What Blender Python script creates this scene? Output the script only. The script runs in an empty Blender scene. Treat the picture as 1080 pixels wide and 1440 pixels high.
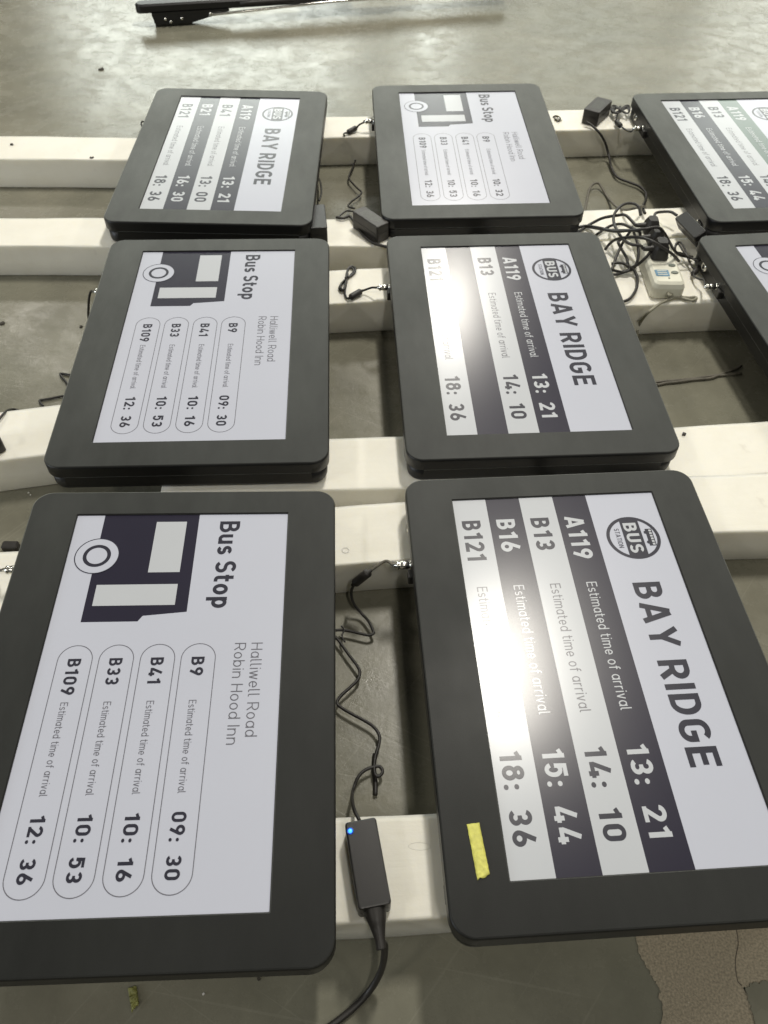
import bpy, bmesh, math, random
from mathutils import Vector, Matrix
import numpy as np
random.seed(7)
S = bpy.context.scene
COL = S.collection
R = math.radians

# ------------------------------------------------------------------ camera
F_PX, PITCH, ROLL, CAM_H = 1137.118, 0.874274, 0.0214781, 0.858846
cp, sp = math.cos(PITCH), math.sin(PITCH)
FWD = Vector((0, cp, -sp)); UP0 = Vector((0, sp, cp)); RT0 = Vector((1, 0, 0))
RT = math.cos(ROLL) * RT0 + math.sin(ROLL) * UP0
UP = -math.sin(ROLL) * RT0 + math.cos(ROLL) * UP0
cam_data = bpy.data.cameras.new('camera'); cam = bpy.data.objects.new('camera', cam_data); COL.objects.link(cam)
M = Matrix((( RT.x, UP.x, -FWD.x, 0), (RT.y, UP.y, -FWD.y, 0), (RT.z, UP.z, -FWD.z, CAM_H), (0, 0, 0, 1)))
cam.matrix_world = M
cam_data.sensor_fit = 'HORIZONTAL'; cam_data.sensor_width = 36.0
cam_data.lens = F_PX / 1080 * 36.0
cam_data.dof.use_dof = True; cam_data.dof.focus_distance = 1.05; cam_data.dof.aperture_fstop = 15
cam_data.clip_start = 0.02; cam_data.clip_end = 200
S.camera = cam

# ------------------------------------------------------------------ world, lamps, exposure
W = bpy.data.worlds.new('World'); S.world = W; W.use_nodes = True
bg = W.node_tree.nodes['Background']; bg.inputs[0].default_value = (0.80, 0.80, 0.70, 1); bg.inputs[1].default_value = 0.09

def area(name, loc, target, sx, sy, power, color, spread=180):
    d = bpy.data.lights.new(name, 'AREA'); d.shape = 'RECTANGLE'; d.size = sx; d.size_y = sy
    d.energy = power; d.color = color; d.spread = R(spread)
    o = bpy.data.objects.new(name, d); COL.objects.link(o); o.location = loc
    v = Vector(target) - Vector(loc); o.rotation_euler = v.to_track_quat('-Z', 'Y').to_euler()
    return o
# hall ceiling fittings in a row, and the high windows of the far wall
WARM = (1.0, 0.955, 0.86); DAY = (0.94, 1.0, 0.92)
for y_, big in ((-1.4, 0), (2.52, 1), (5.95, 2)):
    for x_, p_ in ((-3.1, (34, 26, 32)), (0.68 - .09 * big * (big - 1), (34, 104, 88)), (4.4, (34, 48, 58))):
        area('ceiling_lamp', (x_, y_, 3.5), (x_, y_, 0), 0.26, 0.80, p_[big], WARM)
area('window_light', (-2.75, 13.0, 4.0), (-2.75, 0, 0.5), 4.3, 2.3, 235, DAY)
area('window_light', (2.7, 13.0, 4.0), (2.7, 0, 0.5), 2.6, 2.3, 44, DAY)  # added dim source, brightens the floor reflections between the other windows
area('window_light', (0.55, 13.0, 4.0), (0.55, 0, 0.5), 0.75, 2.3, 46, DAY)
area('window_light', (6.0, 13.0, 3.9), (5.0, 0, 0.5), 3.0, 2.1, 105, DAY)
# tall window of the side wall, left of the photographer
area('window_light', (-6.5, -1.5, 1.9), (0, 2.0, 0), 3.0, 1.8, 130, (0.86, 0.93, 1.0))

S.render.engine = 'CYCLES'
S.view_settings.view_transform = 'Standard'; S.view_settings.look = 'None'
S.view_settings.exposure = 0.0; S.view_settings.gamma = 1.0
S.cycles.max_bounces = 6

FLOOR_Z = -0.123; FOAM_Z = -0.053
CAM = Vector((0, 0, CAM_H))
def at(u, v, z):
    """point of the place at height z that the photograph shows at pixel (u, v) of 1080x1440"""
    d = FWD + (u - 540) / F_PX * RT - (v - 720) / F_PX * UP
    return CAM + (z - CAM_H) / d.z * d

# ------------------------------------------------------------------ helpers
def link(name, me, mat, parent=None):
    o = bpy.data.objects.new(name, me); COL.objects.link(o)
    if mat is not None and not me.materials:
        me.materials.append(mat)
    if parent: o.parent = parent
    return o
def from_bm(name, bm, mat, parent=None, smooth=False):
    me = bpy.data.meshes.new(name)
    bmesh.ops.recalc_face_normals(bm, faces=bm.faces)
    bm.to_mesh(me); bm.free()
    if smooth:
        for p in me.polygons: p.use_smooth = True
    return link(name, me, mat, parent)
def tag(o, label, cat, group=None):
    o['label'] = label; o['category'] = cat
    if group: o['group'] = group
    return o
def root(name, loc, rot=(0, 0, 0), label=None, cat=None, group=None):
    o = bpy.data.objects.new(name, None); COL.objects.link(o)
    o.location = loc; o.rotation_euler = rot; o.empty_display_size = 0.02
    if label: tag(o, label, cat, group)
    return o
def rrect(w, h, r, n=6, cx=0, cy=0):
    pts = []
    for (sx, sy, a0) in ((1, 1, 0), (-1, 1, 90), (-1, -1, 180), (1, -1, 270)):
        for i in range(n + 1):
            a = R(a0 + 90 * i / n)
            pts.append((cx + sx * (w / 2 - r) + r * math.cos(a), cy + sy * (h / 2 - r) + r * math.sin(a)))
    return pts
def loft(bm, loops, cap_a=True, cap_b=True, ring=False):
    """loops: list of (points2d, z)"""
    vs = [[bm.verts.new((x, y, z)) for x, y in pts] for pts, z in loops]
    n = len(vs[0]); L = len(vs)
    for i in range(L if ring else L - 1):
        a, b = vs[i], vs[(i + 1) % L]
        for j in range(n):
            bm.faces.new((a[j], a[(j + 1) % n], b[(j + 1) % n], b[j]))
    if not ring:
        if cap_a: bm.faces.new(list(reversed(vs[0])))
        if cap_b: bm.faces.new(vs[-1])
def soft_box(bm, w, d, z0, z1, r=0.003, b=0.001, cx=0, cy=0, n=3, taper=0.0):
    loft(bm, [(rrect(w - 2 * b, d - 2 * b, max(r - b, .0002), n, cx, cy), z0),
              (rrect(w, d, r, n, cx, cy), z0 + b),
              (rrect(w - 2 * taper, d - 2 * taper, r, n, cx, cy), z1 - b),
              (rrect(w - 2 * b - 2 * taper, d - 2 * b - 2 * taper, max(r - b, .0002), n, cx, cy), z1)])
def tf(bm, mat): bmesh.ops.transform(bm, matrix=mat, verts=bm.verts)
def lathe(bm, prof, n=20, axis='z'):
    """prof: (radius, height) pairs"""
    rings = []
    for r_, h in prof:
        ring = []
        for i in range(n):
            a = 2 * math.pi * i / n
            x, y = r_ * math.cos(a), r_ * math.sin(a)
            ring.append(bm.verts.new((h, x, y) if axis == 'x' else (x, y, h)))
        rings.append(ring)
    for a, b in zip(rings, rings[1:]):
        for j in range(n): bm.faces.new((a[j], a[(j + 1) % n], b[(j + 1) % n], b[j]))
    bm.faces.new(list(reversed(rings[0]))); bm.faces.new(rings[-1])
def smooth_path(pts, sub=6):
    """Catmull-Rom through the points"""
    P = [Vector(p) for p in pts]
    if len(P) < 3: return P
    out = []
    Q = [2 * P[0] - P[1]] + P + [2 * P[-1] - P[-2]]
    for i in range(1, len(Q) - 2):
        p0, p1, p2, p3 = Q[i - 1], Q[i], Q[i + 1], Q[i + 2]
        for k in range(sub):
            t = k / sub
            out.append(0.5 * ((2 * p1) + (p2 - p0) * t + (2 * p0 - 5 * p1 + 4 * p2 - p3) * t * t + (3 * p1 - p0 - 3 * p2 + p3) * t ** 3))
    out.append(P[-1])
    return out
def tube(bm, pts, r, n=8, sub=6):
    P = smooth_path(pts, sub)
    nrm = None; rings = []
    for i, p in enumerate(P):
        t = (P[min(i + 1, len(P) - 1)] - P[max(i - 1, 0)])
        if t.length < 1e-9: continue
        t.normalize()
        if nrm is None:
            nrm = t.orthogonal().normalized()
        nrm = (nrm - t * nrm.dot(t)).normalized()
        b = t.cross(nrm)
        rr = r(i / (len(P) - 1)) if callable(r) else r
        rings.append([bm.verts.new(p + rr * (math.cos(2 * math.pi * k / n) * nrm + math.sin(2 * math.pi * k / n) * b)) for k in range(n)])
    for a, b in zip(rings, rings[1:]):
        for j in range(n): bm.faces.new((a[j], a[(j + 1) % n], b[(j + 1) % n], b[j]))
    bm.faces.new(list(reversed(rings[0]))); bm.faces.new(rings[-1])

# ------------------------------------------------------------------ materials
def nodes(name):
    m = bpy.data.materials.new(name); m.use_nodes = True
    nt = m.node_tree; b = nt.nodes['Principled BSDF']
    return m, nt, b
def mat(name, col, rough=0.5, metal=0.0, var=0.06, scale=30, bump=0.0, bscale=200, spec=0.5, emit=None, estr=0, rvar=0.0):
    m, nt, b = nodes(name); N = nt.nodes.new; L = nt.links.new
    tc = N('ShaderNodeTexCoord')
    nz = N('ShaderNodeTexNoise'); nz.inputs['Scale'].default_value = scale; nz.inputs['Detail'].default_value = 6
    L(tc.outputs['Object'], nz.inputs['Vector'])
    cr = N('ShaderNodeValToRGB'); cr.color_ramp.elements[0].position = 0.3; cr.color_ramp.elements[1].position = 0.7
    cr.color_ramp.elements[0].color = tuple(max(0, c * (1 - var)) for c in col) + (1,)
    cr.color_ramp.elements[1].color = tuple(min(1, c * (1 + var)) for c in col) + (1,)
    L(nz.outputs['Fac'], cr.inputs[0]); L(cr.outputs[0], b.inputs['Base Color'])
    b.inputs['Roughness'].default_value = rough; b.inputs['Metallic'].default_value = metal
    b.inputs['Specular IOR Level'].default_value = spec
    if rvar:
        mr = N('ShaderNodeMapRange'); mr.inputs['To Min'].default_value = rough - rvar; mr.inputs['To Max'].default_value = rough + rvar
        mr.inputs['From Min'].default_value = .3; mr.inputs['From Max'].default_value = .7
        L(nz.outputs['Fac'], mr.inputs['Value']); L(mr.outputs[0], b.inputs['Roughness'])
    if bump:
        n2 = N('ShaderNodeTexNoise'); n2.inputs['Scale'].default_value = bscale; n2.inputs['Detail'].default_value = 3
        L(tc.outputs['Object'], n2.inputs['Vector'])
        bp = N('ShaderNodeBump'); bp.inputs['Strength'].default_value = bump; bp.inputs['Distance'].default_value = 0.001
        L(n2.outputs['Fac'], bp.inputs['Height']); L(bp.outputs[0], b.inputs['Normal'])
    if emit:
        b.inputs['Emission Color'].default_value = emit + (1,); b.inputs['Emission Strength'].default_value = estr
    return m

M_FRAME = mat('frame_powder_coat', (0.003, 0.003, 0.003), 0.48, var=0.15, scale=5, bump=0.10, bscale=900, rvar=0.09, spec=0.18)
_nt = M_FRAME.node_tree; _b = _nt.nodes['Principled BSDF']      # sheen stands in for grazing reflections on far frames, patchy like wiped dust
_b.inputs['Sheen Roughness'].default_value = 0.50; _b.inputs['Sheen Tint'].default_value = (0.92, 0.95, 0.87, 1)
_tc = _nt.nodes.new('ShaderNodeTexCoord'); _mp = _nt.nodes.new('ShaderNodeMapping'); _mp.inputs['Scale'].default_value = (1, .35, 1); _mp.inputs['Rotation'].default_value = (0, 0, .5)
_nz = _nt.nodes.new('ShaderNodeTexNoise'); _nz.inputs['Scale'].default_value = 14; _nz.inputs['Detail'].default_value = 8; _nz.inputs['Roughness'].default_value = .65
_mr = _nt.nodes.new('ShaderNodeMapRange'); _mr.inputs['From Min'].default_value = .3; _mr.inputs['From Max'].default_value = .7; _mr.inputs['To Min'].default_value = .58; _mr.inputs['To Max'].default_value = .92
_nt.links.new(_tc.outputs['Object'], _mp.inputs['Vector']); _nt.links.new(_mp.outputs[0], _nz.inputs['Vector']); _nt.links.new(_nz.outputs['Fac'], _mr.inputs['Value']); _nt.links.new(_mr.outputs[0], _b.inputs['Sheen Weight'])
M_CASE = mat('case_black_steel', (0.005, 0.005, 0.005), 0.42, var=0.1, bump=0.05, bscale=700)
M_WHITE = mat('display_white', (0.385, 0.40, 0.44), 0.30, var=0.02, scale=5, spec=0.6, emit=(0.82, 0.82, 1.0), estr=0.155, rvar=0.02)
M_DARK = mat('display_dark', (0.020, 0.018, 0.034), 0.30, var=0.06, scale=5, spec=0.6)
M_INK = mat('display_ink', (0.030, 0.030, 0.044), 0.30, var=0.05, scale=5, spec=0.6)
M_FINE = mat('display_ink_fine', (0.13, 0.13, 0.15), 0.30, var=0.05, scale=5, spec=0.6)
M_TEAL = mat('display_teal', (0.105, 0.150, 0.132), 0.30, var=0.06, scale=5, spec=0.6)
M_GREY = mat('display_grey', (0.40, 0.415, 0.43), 0.30, var=0.03, scale=5, spec=0.6, emit=(0.85, 0.87, 0.95), estr=0.115)
M_RUB = mat('black_rubber', (0.020, 0.018, 0.016), 0.48, var=0.2, scale=60, bump=0.1, bscale=500)
M_DUSTY = mat('dusty_cable_sleeve', (0.13, 0.12, 0.095), 0.6, var=0.2, scale=60)
M_GREYC = mat('grey_cable_sleeve', (0.27, 0.26, 0.20), 0.5, var=0.1, scale=60)
M_ABS = mat('adapter_plastic', (0.012, 0.011, 0.011), 0.36, var=0.12, scale=40, bump=0.12, bscale=1200)
M_ABSG = mat('adapter_plastic_grey', (0.030, 0.027, 0.024), 0.42, var=0.15, scale=40, bump=0.12, bscale=1200)  # paler, greyer variant of the adapter plastic
M_STEEL = mat('nickel_plated', (0.72, 0.71, 0.66), 0.25, 1.0, var=0.08, scale=200)
M_HOLE = mat('socket_dark', (0.008, 0.008, 0.008), 0.6, var=0.1)
M_PVC = mat('strip_white_plastic', (0.72, 0.71, 0.60), 0.35, var=0.05, scale=40)
M_BLUE = mat('strip_blue_label', (0.15, 0.28, 0.40), 0.4, var=0.2, scale=300)
M_SLOT = mat('strip_socket_grey', (0.16, 0.18, 0.15), 0.5, var=0.1)
M_LED = mat('blue_led', (0.05, 0.15, 0.6), 0.3, emit=(0.02, 0.16, 1.0), estr=5.0)
M_BLUEGLOW = mat('led_glow_plastic', (0.01, 0.03, 0.10), 0.3, emit=(0.01, 0.08, 0.5), estr=0.35)  # ring round the LED emits a little itself to give the blue halo
M_SILK = mat('pale_print', (0.20, 0.20, 0.20), 0.5, var=0.1)
M_CHIP = mat('dark_crumb', (0.05, 0.045, 0.035), 0.7, var=0.3, scale=100)

for m_ in (M_WHITE, M_DARK, M_INK, M_FINE, M_TEAL, M_GREY):
    b_ = m_.node_tree.nodes['Principled BSDF']
    b_.inputs['Coat Weight'].default_value = 0.86; b_.inputs['Coat Roughness'].default_value = 0.215; b_.inputs['Coat IOR'].default_value = 1.42; b_.inputs['Specular IOR Level'].default_value = 0.12
    for l_ in list(b_.inputs['Roughness'].links): m_.node_tree.links.remove(l_)
    b_.inputs['Roughness'].default_value = 0.36
def foam_material():
    m, nt, b = nodes('white_foam'); N = nt.nodes.new; L = nt.links.new
    tc = N('ShaderNodeTexCoord')
    n1 = N('ShaderNodeTexNoise'); n1.inputs['Scale'].default_value = 9; n1.inputs['Detail'].default_value = 8; n1.inputs['Roughness'].default_value = .65
    L(tc.outputs['Object'], n1.inputs['Vector'])
    cr = N('ShaderNodeValToRGB'); e = cr.color_ramp.elements
    e[0].position = .28; e[0].color = (0.77, 0.745, 0.655, 1); e[1].position = .60; e[1].color = (0.84, 0.82, 0.74, 1)
    L(n1.outputs['Fac'], cr.inputs[0])
    # small grubby spots
    n3 = N('ShaderNodeTexNoise'); n3.inputs['Scale'].default_value = 26; n3.inputs['Detail'].default_value = 5
    L(tc.outputs['Object'], n3.inputs['Vector'])
    c3 = N('ShaderNodeValToRGB'); e = c3.color_ramp.elements; e[0].position = .66; e[0].color = (0, 0, 0, 1); e[1].position = .82; e[1].color = (.38, .38, .38, 1)
    L(n3.outputs['Fac'], c3.inputs[0])
    mx = N('ShaderNodeMix'); mx.data_type = 'RGBA'; mx.inputs['B'].default_value = (0.36, 0.31, 0.25, 1)
    L(c3.outputs[0], mx.inputs['Factor']); L(cr.outputs[0], mx.inputs['A']); L(mx.outputs['Result'], b.inputs['Base Color'])
    b.inputs['Roughness'].default_value = 0.55; b.inputs['Specular IOR Level'].default_value = 0.35
    b.inputs['Subsurface Weight'].default_value = 0.35; b.inputs['Subsurface Radius'].default_value = (1.0, .95, .75); b.inputs['Subsurface Scale'].default_value = 0.012
    mp = N('ShaderNodeMapping'); mp.inputs['Scale'].default_value = (6, 60, 60); L(tc.outputs['Object'], mp.inputs['Vector'])
    n2 = N('ShaderNodeTexNoise'); n2.inputs['Scale'].default_value = 1.6; n2.inputs['Detail'].default_value = 5
    L(mp.outputs[0], n2.inputs['Vector'])
    n4 = N('ShaderNodeTexNoise'); n4.inputs['Scale'].default_value = 320; n4.inputs['Detail'].default_value = 2; L(tc.outputs['Object'], n4.inputs['Vector'])
    ad = N('ShaderNodeMath'); ad.operation = 'MULTIPLY_ADD'; ad.inputs[1].default_value = .25
    L(n4.outputs['Fac'], ad.inputs[0]); L(n2.outputs['Fac'], ad.inputs[2])
    bp = N('ShaderNodeBump'); bp.inputs['Strength'].default_value = 0.25; bp.inputs['Distance'].default_value = 0.0016
    L(ad.outputs[0], bp.inputs['Height']); L(bp.outputs[0], b.inputs['Normal'])
    return m
M_FOAM = foam_material()

def floor_material():
    m, nt, b = nodes('sealed_concrete'); N = nt.nodes.new; L = nt.links.new
    tc = N('ShaderNodeTexCoord')
    def noise(s, d=6, r=.6, vec=None, dist=0):
        n = N('ShaderNodeTexNoise'); n.inputs['Scale'].default_value = s; n.inputs['Detail'].default_value = d; n.inputs['Roughness'].default_value = r
        n.inputs['Distortion'].default_value = dist
        L(vec or tc.outputs['Object'], n.inputs['Vector']); return n
    def ramp(src, p0, c0, p1, c1):
        c = N('ShaderNodeValToRGB'); e = c.color_ramp.elements
        e[0].position = p0; e[0].color = c0 + (1,); e[1].position = p1; e[1].color = c1 + (1,)
        L(src, c.inputs[0]); return c
    big = noise(1.3, 5)
    base = ramp(big.outputs['Fac'], .35, (0.175, 0.172, 0.134), .65, (0.222, 0.210, 0.165))
    st = noise(7, 7, .7)
    stain = ramp(st.outputs['Fac'], .36, (0.84, 0.84, 0.82), .60, (1.05, 1.05, 1.03))
    mul = N('ShaderNodeMix'); mul.data_type = 'RGBA'; mul.blend_type = 'MULTIPLY'; mul.inputs['Factor'].default_value = 1
    L(base.outputs[0], mul.inputs['A']); L(stain.outputs[0], mul.inputs['B'])
    # long thin scratches: two stretched, turned noises
    sc_out = []
    for ang, s in ((28, 5.0), (-52, 4.0), (8, 3.4)):
        m0 = N('ShaderNodeMapping'); m0.inputs['Rotation'].default_value = (0, 0, R(ang)); L(tc.outputs['Object'], m0.inputs['Vector'])
        mp = N('ShaderNodeMapping'); mp.inputs['Scale'].default_value = (s * .45, s * 38, 1)
        L(m0.outputs[0], mp.inputs['Vector'])
        n = noise(1.0, 1, .5, mp.outputs[0], .15)
        c = ramp(n.outputs['Fac'], .700, (0, 0, 0), .72, (1, 1, 1)); sc_out.append(c)
    a1 = N('ShaderNodeMath'); a1.operation = 'MAXIMUM'; L(sc_out[0].outputs[0], a1.inputs[0]); L(sc_out[1].outputs[0], a1.inputs[1])
    a2 = N('ShaderNodeMath'); a2.operation = 'MAXIMUM'; L(a1.outputs[0], a2.inputs[0]); L(sc_out[2].outputs[0], a2.inputs[1])
    mx = N('ShaderNodeMix'); mx.data_type = 'RGBA'; mx.inputs['B'].default_value = (0.32, 0.31, 0.25, 1)
    sf = N('ShaderNodeMath'); sf.operation = 'MULTIPLY'; sf.inputs[1].default_value = .16; L(a2.outputs[0], sf.inputs[0])
    L(sf.outputs[0], mx.inputs['Factor']); L(mul.outputs['Result'], mx.inputs['A']); L(mx.outputs['Result'], b.inputs['Base Color'])
    # gloss varies with wear
    rn = noise(16, 8, .72)
    rr = N('ShaderNodeMapRange'); rr.inputs['From Min'].default_value = .32; rr.inputs['From Max'].default_value = .68
    rr.inputs['To Min'].default_value = .16; rr.inputs['To Max'].default_value = .36
    L(rn.outputs['Fac'], rr.inputs['Value']); L(rr.outputs[0], b.inputs['Roughness'])
    b.inputs['Specular IOR Level'].default_value = 0.33
    h1 = noise(4, 3, .5); h2 = noise(70, 8, .75); h3 = noise(260, 3)
    s1 = N('ShaderNodeMath'); s1.operation = 'MULTIPLY_ADD'; s1.inputs[1].default_value = 0.22; L(h2.outputs['Fac'], s1.inputs[0]); L(h1.outputs['Fac'], s1.inputs[2])
    s2 = N('ShaderNodeMath'); s2.operation = 'MULTIPLY_ADD'; s2.inputs[1].default_value = 0.03; L(h3.outputs['Fac'], s2.inputs[0]); L(s1.outputs[0], s2.inputs[2])
    s3 = N('ShaderNodeMath'); s3.operation = 'MULTIPLY_ADD'; s3.inputs[1].default_value = -0.025; L(a2.outputs[0], s3.inputs[0]); L(s2.outputs[0], s3.inputs[2])
    bp = N('ShaderNodeBump'); bp.inputs['Strength'].default_value = 1.0; bp.inputs['Distance'].default_value = 0.0015
    L(s3.outputs[0], bp.inputs['Height']); L(bp.outputs[0], b.inputs['Normal'])
    return m
M_FLOOR = floor_material()
M_BARE = mat('bare_rough_concrete', (0.30, 0.26, 0.19), 0.85, var=0.30, scale=420, bump=0.45, bscale=900, spec=0.3)
M_CRACK = mat('crack_dirt', (0.06, 0.05, 0.04), 0.9)

# ------------------------------------------------------------------ the setting: floor
bm = bmesh.new(); soft = 30
vs = [bm.verts.new(v) for v in ((-30, -20, 0), (30, -20, 0), (30, 40, 0), (-30, 40, 0))]; bm.faces.new(vs)
floor = from_bm('floor', bm, M_FLOOR); floor.location.z = FLOOR_Z; floor['kind'] = 'structure'
def sheet(name, pix, z, m, kind=True, jit=0.002, sub=8):
    pts = [at(u, v, z) for u, v in pix]
    out = []
    for a, b in zip(pts, pts[1:] + pts[:1]):
        for k in range(sub):
            p = a.lerp(b, k / sub); out.append(p + Vector((random.uniform(-jit, jit), random.uniform(-jit, jit), 0)))
    bm = bmesh.new(); c = sum(out, Vector()) / len(out)
    f = bm.faces.new([bm.verts.new(p - Vector((c.x, c.y, c.z))) for p in out]); f.normal_update()
    if f.normal.z < 0: f.normal_flip()
    bmesh.ops.triangulate(bm, faces=[f], ngon_method='EAR_CLIP')
    o = from_bm(name, bm, m); o.location = c
    if kind: o['kind'] = 'structure'
    return o
sheet('bare_concrete_patch', [(893, 1290), (900, 1345), (914, 1366), (926, 1390), (931, 1420), (932, 1480), (1040, 1490), (1130, 1480), (1120, 1270)], FLOOR_Z + .0015, M_BARE)
sheet('coating_remnant', [(1046, 1388), (1056, 1384), (1080, 1380), (1110, 1376), (1120, 1490), (1052, 1484), (1064, 1450), (1058, 1420), (1050, 1400)], FLOOR_Z + .003, M_FLOOR)
bm = bmesh.new()
tube(bm, [at(u, v, FLOOR_Z + .0016) for u, v in ((1034, 1300), (1038, 1325), (1034, 1352), (1037, 1378), (1043, 1386))], 0.0004, 5)
o = from_bm('floor_crack', bm, M_CRACK); o['kind'] = 'structure'

# ------------------------------------------------------------------ foam bars
BARS = []
def foam_bar(a, b, x0, x1, label, w=0.108, drop=0.0):
    pa, pb = at(a[0], a[1], FOAM_Z), at(b[0], b[1], FOAM_Z)
    k = (pb.y - pa.y) / (pb.x - pa.x); ang = math.atan(k)
    def Y(x): return pa.y + k * (x - pa.x)
    P0, P1 = Vector((x0, Y(x0), 0)), Vector((x1, Y(x1), 0))
    L_ = (P1 - P0).length; c = (P0 + P1) / 2 + Vector((math.sin(ang), -math.cos(ang), 0)) * w / 2
    h = FOAM_Z - FLOOR_Z - drop
    bm = bmesh.new(); nx = max(12, int(L_ / .02)); rc = .0035
    prof = [(-w / 2 + .002, 0.0), (-w / 2, .003), (-w / 2, h * .5), (-w / 2, h - rc - .003), (-w / 2, h - rc)]
    prof += [(-w / 2 + rc * (1 - math.cos(R(t))), h - rc * (1 - math.sin(R(t)))) for t in (25, 50, 75, 90)]
    prof += [(-w / 2 + rc + .003, h)] + [(-w / 2 + w * t, h) for t in (.2, .5, .8)] + [(w / 2 - rc - .003, h)]
    prof += [(w / 2 - rc * (1 - math.sin(R(90 - t))), h - rc * (1 - math.sin(R(90 - t)) if False else 1 - math.cos(R(t)))) for t in (0, 25, 50, 75)]
    prof += [(w / 2, h - rc), (w / 2, h - rc - .003), (w / 2, h * .5), (w / 2, .003), (w / 2 - .002, 0.0)]
    rng = random.Random(hash(label) % 1000 if False else sum(map(ord, label)))
    ph = [rng.uniform(0, 6.28) for _ in range(8)]
    rows = []
    for i in range(nx + 1):
        x = -L_ / 2 + L_ * i / nx; row = []
        for j, (y, z) in enumerate(prof):
            wob = .0004 * math.sin(x * 31 + ph[(j // 6) % 8]) + .0007 * math.sin(x * 9 + ph[(j // 9) % 8]) + rng.uniform(-.00015, .00015)
            row.append(bm.verts.new((x, y + wob, z + (wob * .5 if z > .01 else 0))))
        rows.append(row)
    for a_, b_ in zip(rows, rows[1:]):
        for j in range(len(prof)):
            j2 = (j + 1) % len(prof); bm.faces.new((a_[j], a_[j2], b_[j2], b_[j]))
    bm.faces.new(list(reversed(rows[0]))); bm.faces.new(rows[-1])
    o = from_bm('foam_bar', bm, M_FOAM, smooth=True)
    o.data.polygons[-1].use_smooth = False; o.data.polygons[-2].use_smooth = False
    o.location = (c.x, c.y, FLOOR_Z + .0005); o.rotation_euler.z = ang
    BARS.append(o)
    return tag(o, label, 'foam bar', 'white foam bars on the floor under the displays')
foam_bar((0, 192), (190, 194), -1.7, -0.40, 'white foam bar farthest back on the left, two dark crumbs on it')
foam_bar((465, 165), (527, 163.6), -0.37, 0.165, 'short foam bar stretch between the two farthest full displays, an inline barrel on it')
foam_bar((775, 156), (822, 154.6), 0.18, 1.05, 'far foam bar carrying the power adapter with coiled cord and a metal clip')
foam_bar((0, 307), (458, 308), -1.5, 0.165, 'long white foam bar with pale front face, second from the back on the left', w=0.104)
foam_bar((820, 297), (945, 292.5), 0.2, 1.2, 'foam bar under the back half of the white power strip', w=0.11)
foam_bar((836, 340), (960, 335.5), 0.2, 1.25, 'foam bar under the front half of the white power strip, between two others', w=0.11)
foam_bar((464, 381), (548, 377), -0.36, 0.19, 'foam bar in the middle gap carrying the bundled cord with a twist loop')
foam_bar((868, 384.5), (995, 379.5), 0.2, 1.25, 'foam bar in front of the white power strip, its shaded face above the dusty cord', w=0.105)
foam_bar((0, 580), (83, 569), -1.3, -0.36, 'white foam bar at the left edge with an adapter corner on it', w=0.112)
foam_bar((464, 617), (566, 615), -0.34, 0.235, 'bright bare foam bar in the gap below the two middle displays')
foam_bar((949, 601), (1080, 592.5), 0.25, 1.3, 'foam bar at the right edge with a small square dark chip near its corner', w=0.112)
foam_bar((0, 776.6), (25, 775), -1.2, -0.33, 'sliver of foam bar at the left edge next to the nearest left display')
foam_bar((471, 713), (570, 705.5), -0.30, 0.235, 'foam bar with a round dent under the metal plug of the nearest right display')
foam_bar((975, 670), (1080, 667), 0.25, 1.3, 'foam bar pressed against the chip-marked bar, with a small cut near its front edge', w=0.112)
foam_bar((474, 1150), (613, 1143), -0.42, 0.46, 'nearest foam bar carrying the adapter with a glowing blue light')

def dent(bar, u, v, rx, ry, r_=.0009, a=0):
    p = at(u, v, FOAM_Z); bm = bmesh.new()
    pts = [(rx * math.cos(t * math.pi / 8 + a), ry * math.sin(t * math.pi / 8 + a), 0) for t in range(17)]
    tube(bm, pts, r_, 6, 2); o = from_bm('dent_rim', bm, M_FOAM, None, True)
    bpy.context.view_layer.update(); o.parent = bar; o.matrix_parent_inverse = bar.matrix_world.inverted(); o.location = (p.x, p.y, FOAM_Z - .0002)
dent(BARS[12], 486, 774, .0048, .0045, .0013)
dent(BARS[12], 520, 722, .012, .002, .0005)
dent(BARS[13], 1032, 731, .006, .003, .0009)
dent(BARS[9], 492, 664, .010, .004, .0005)
dent(BARS[0], 50, 218, .012, .002, .0009)
dent(BARS[3], 110, 332, .014, .006, .0007)
dent(BARS[10], 1000, 603, .020, .0015, .0006)
dent(BARS[14], 590, 1190, .012, .004, .0004)
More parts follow.
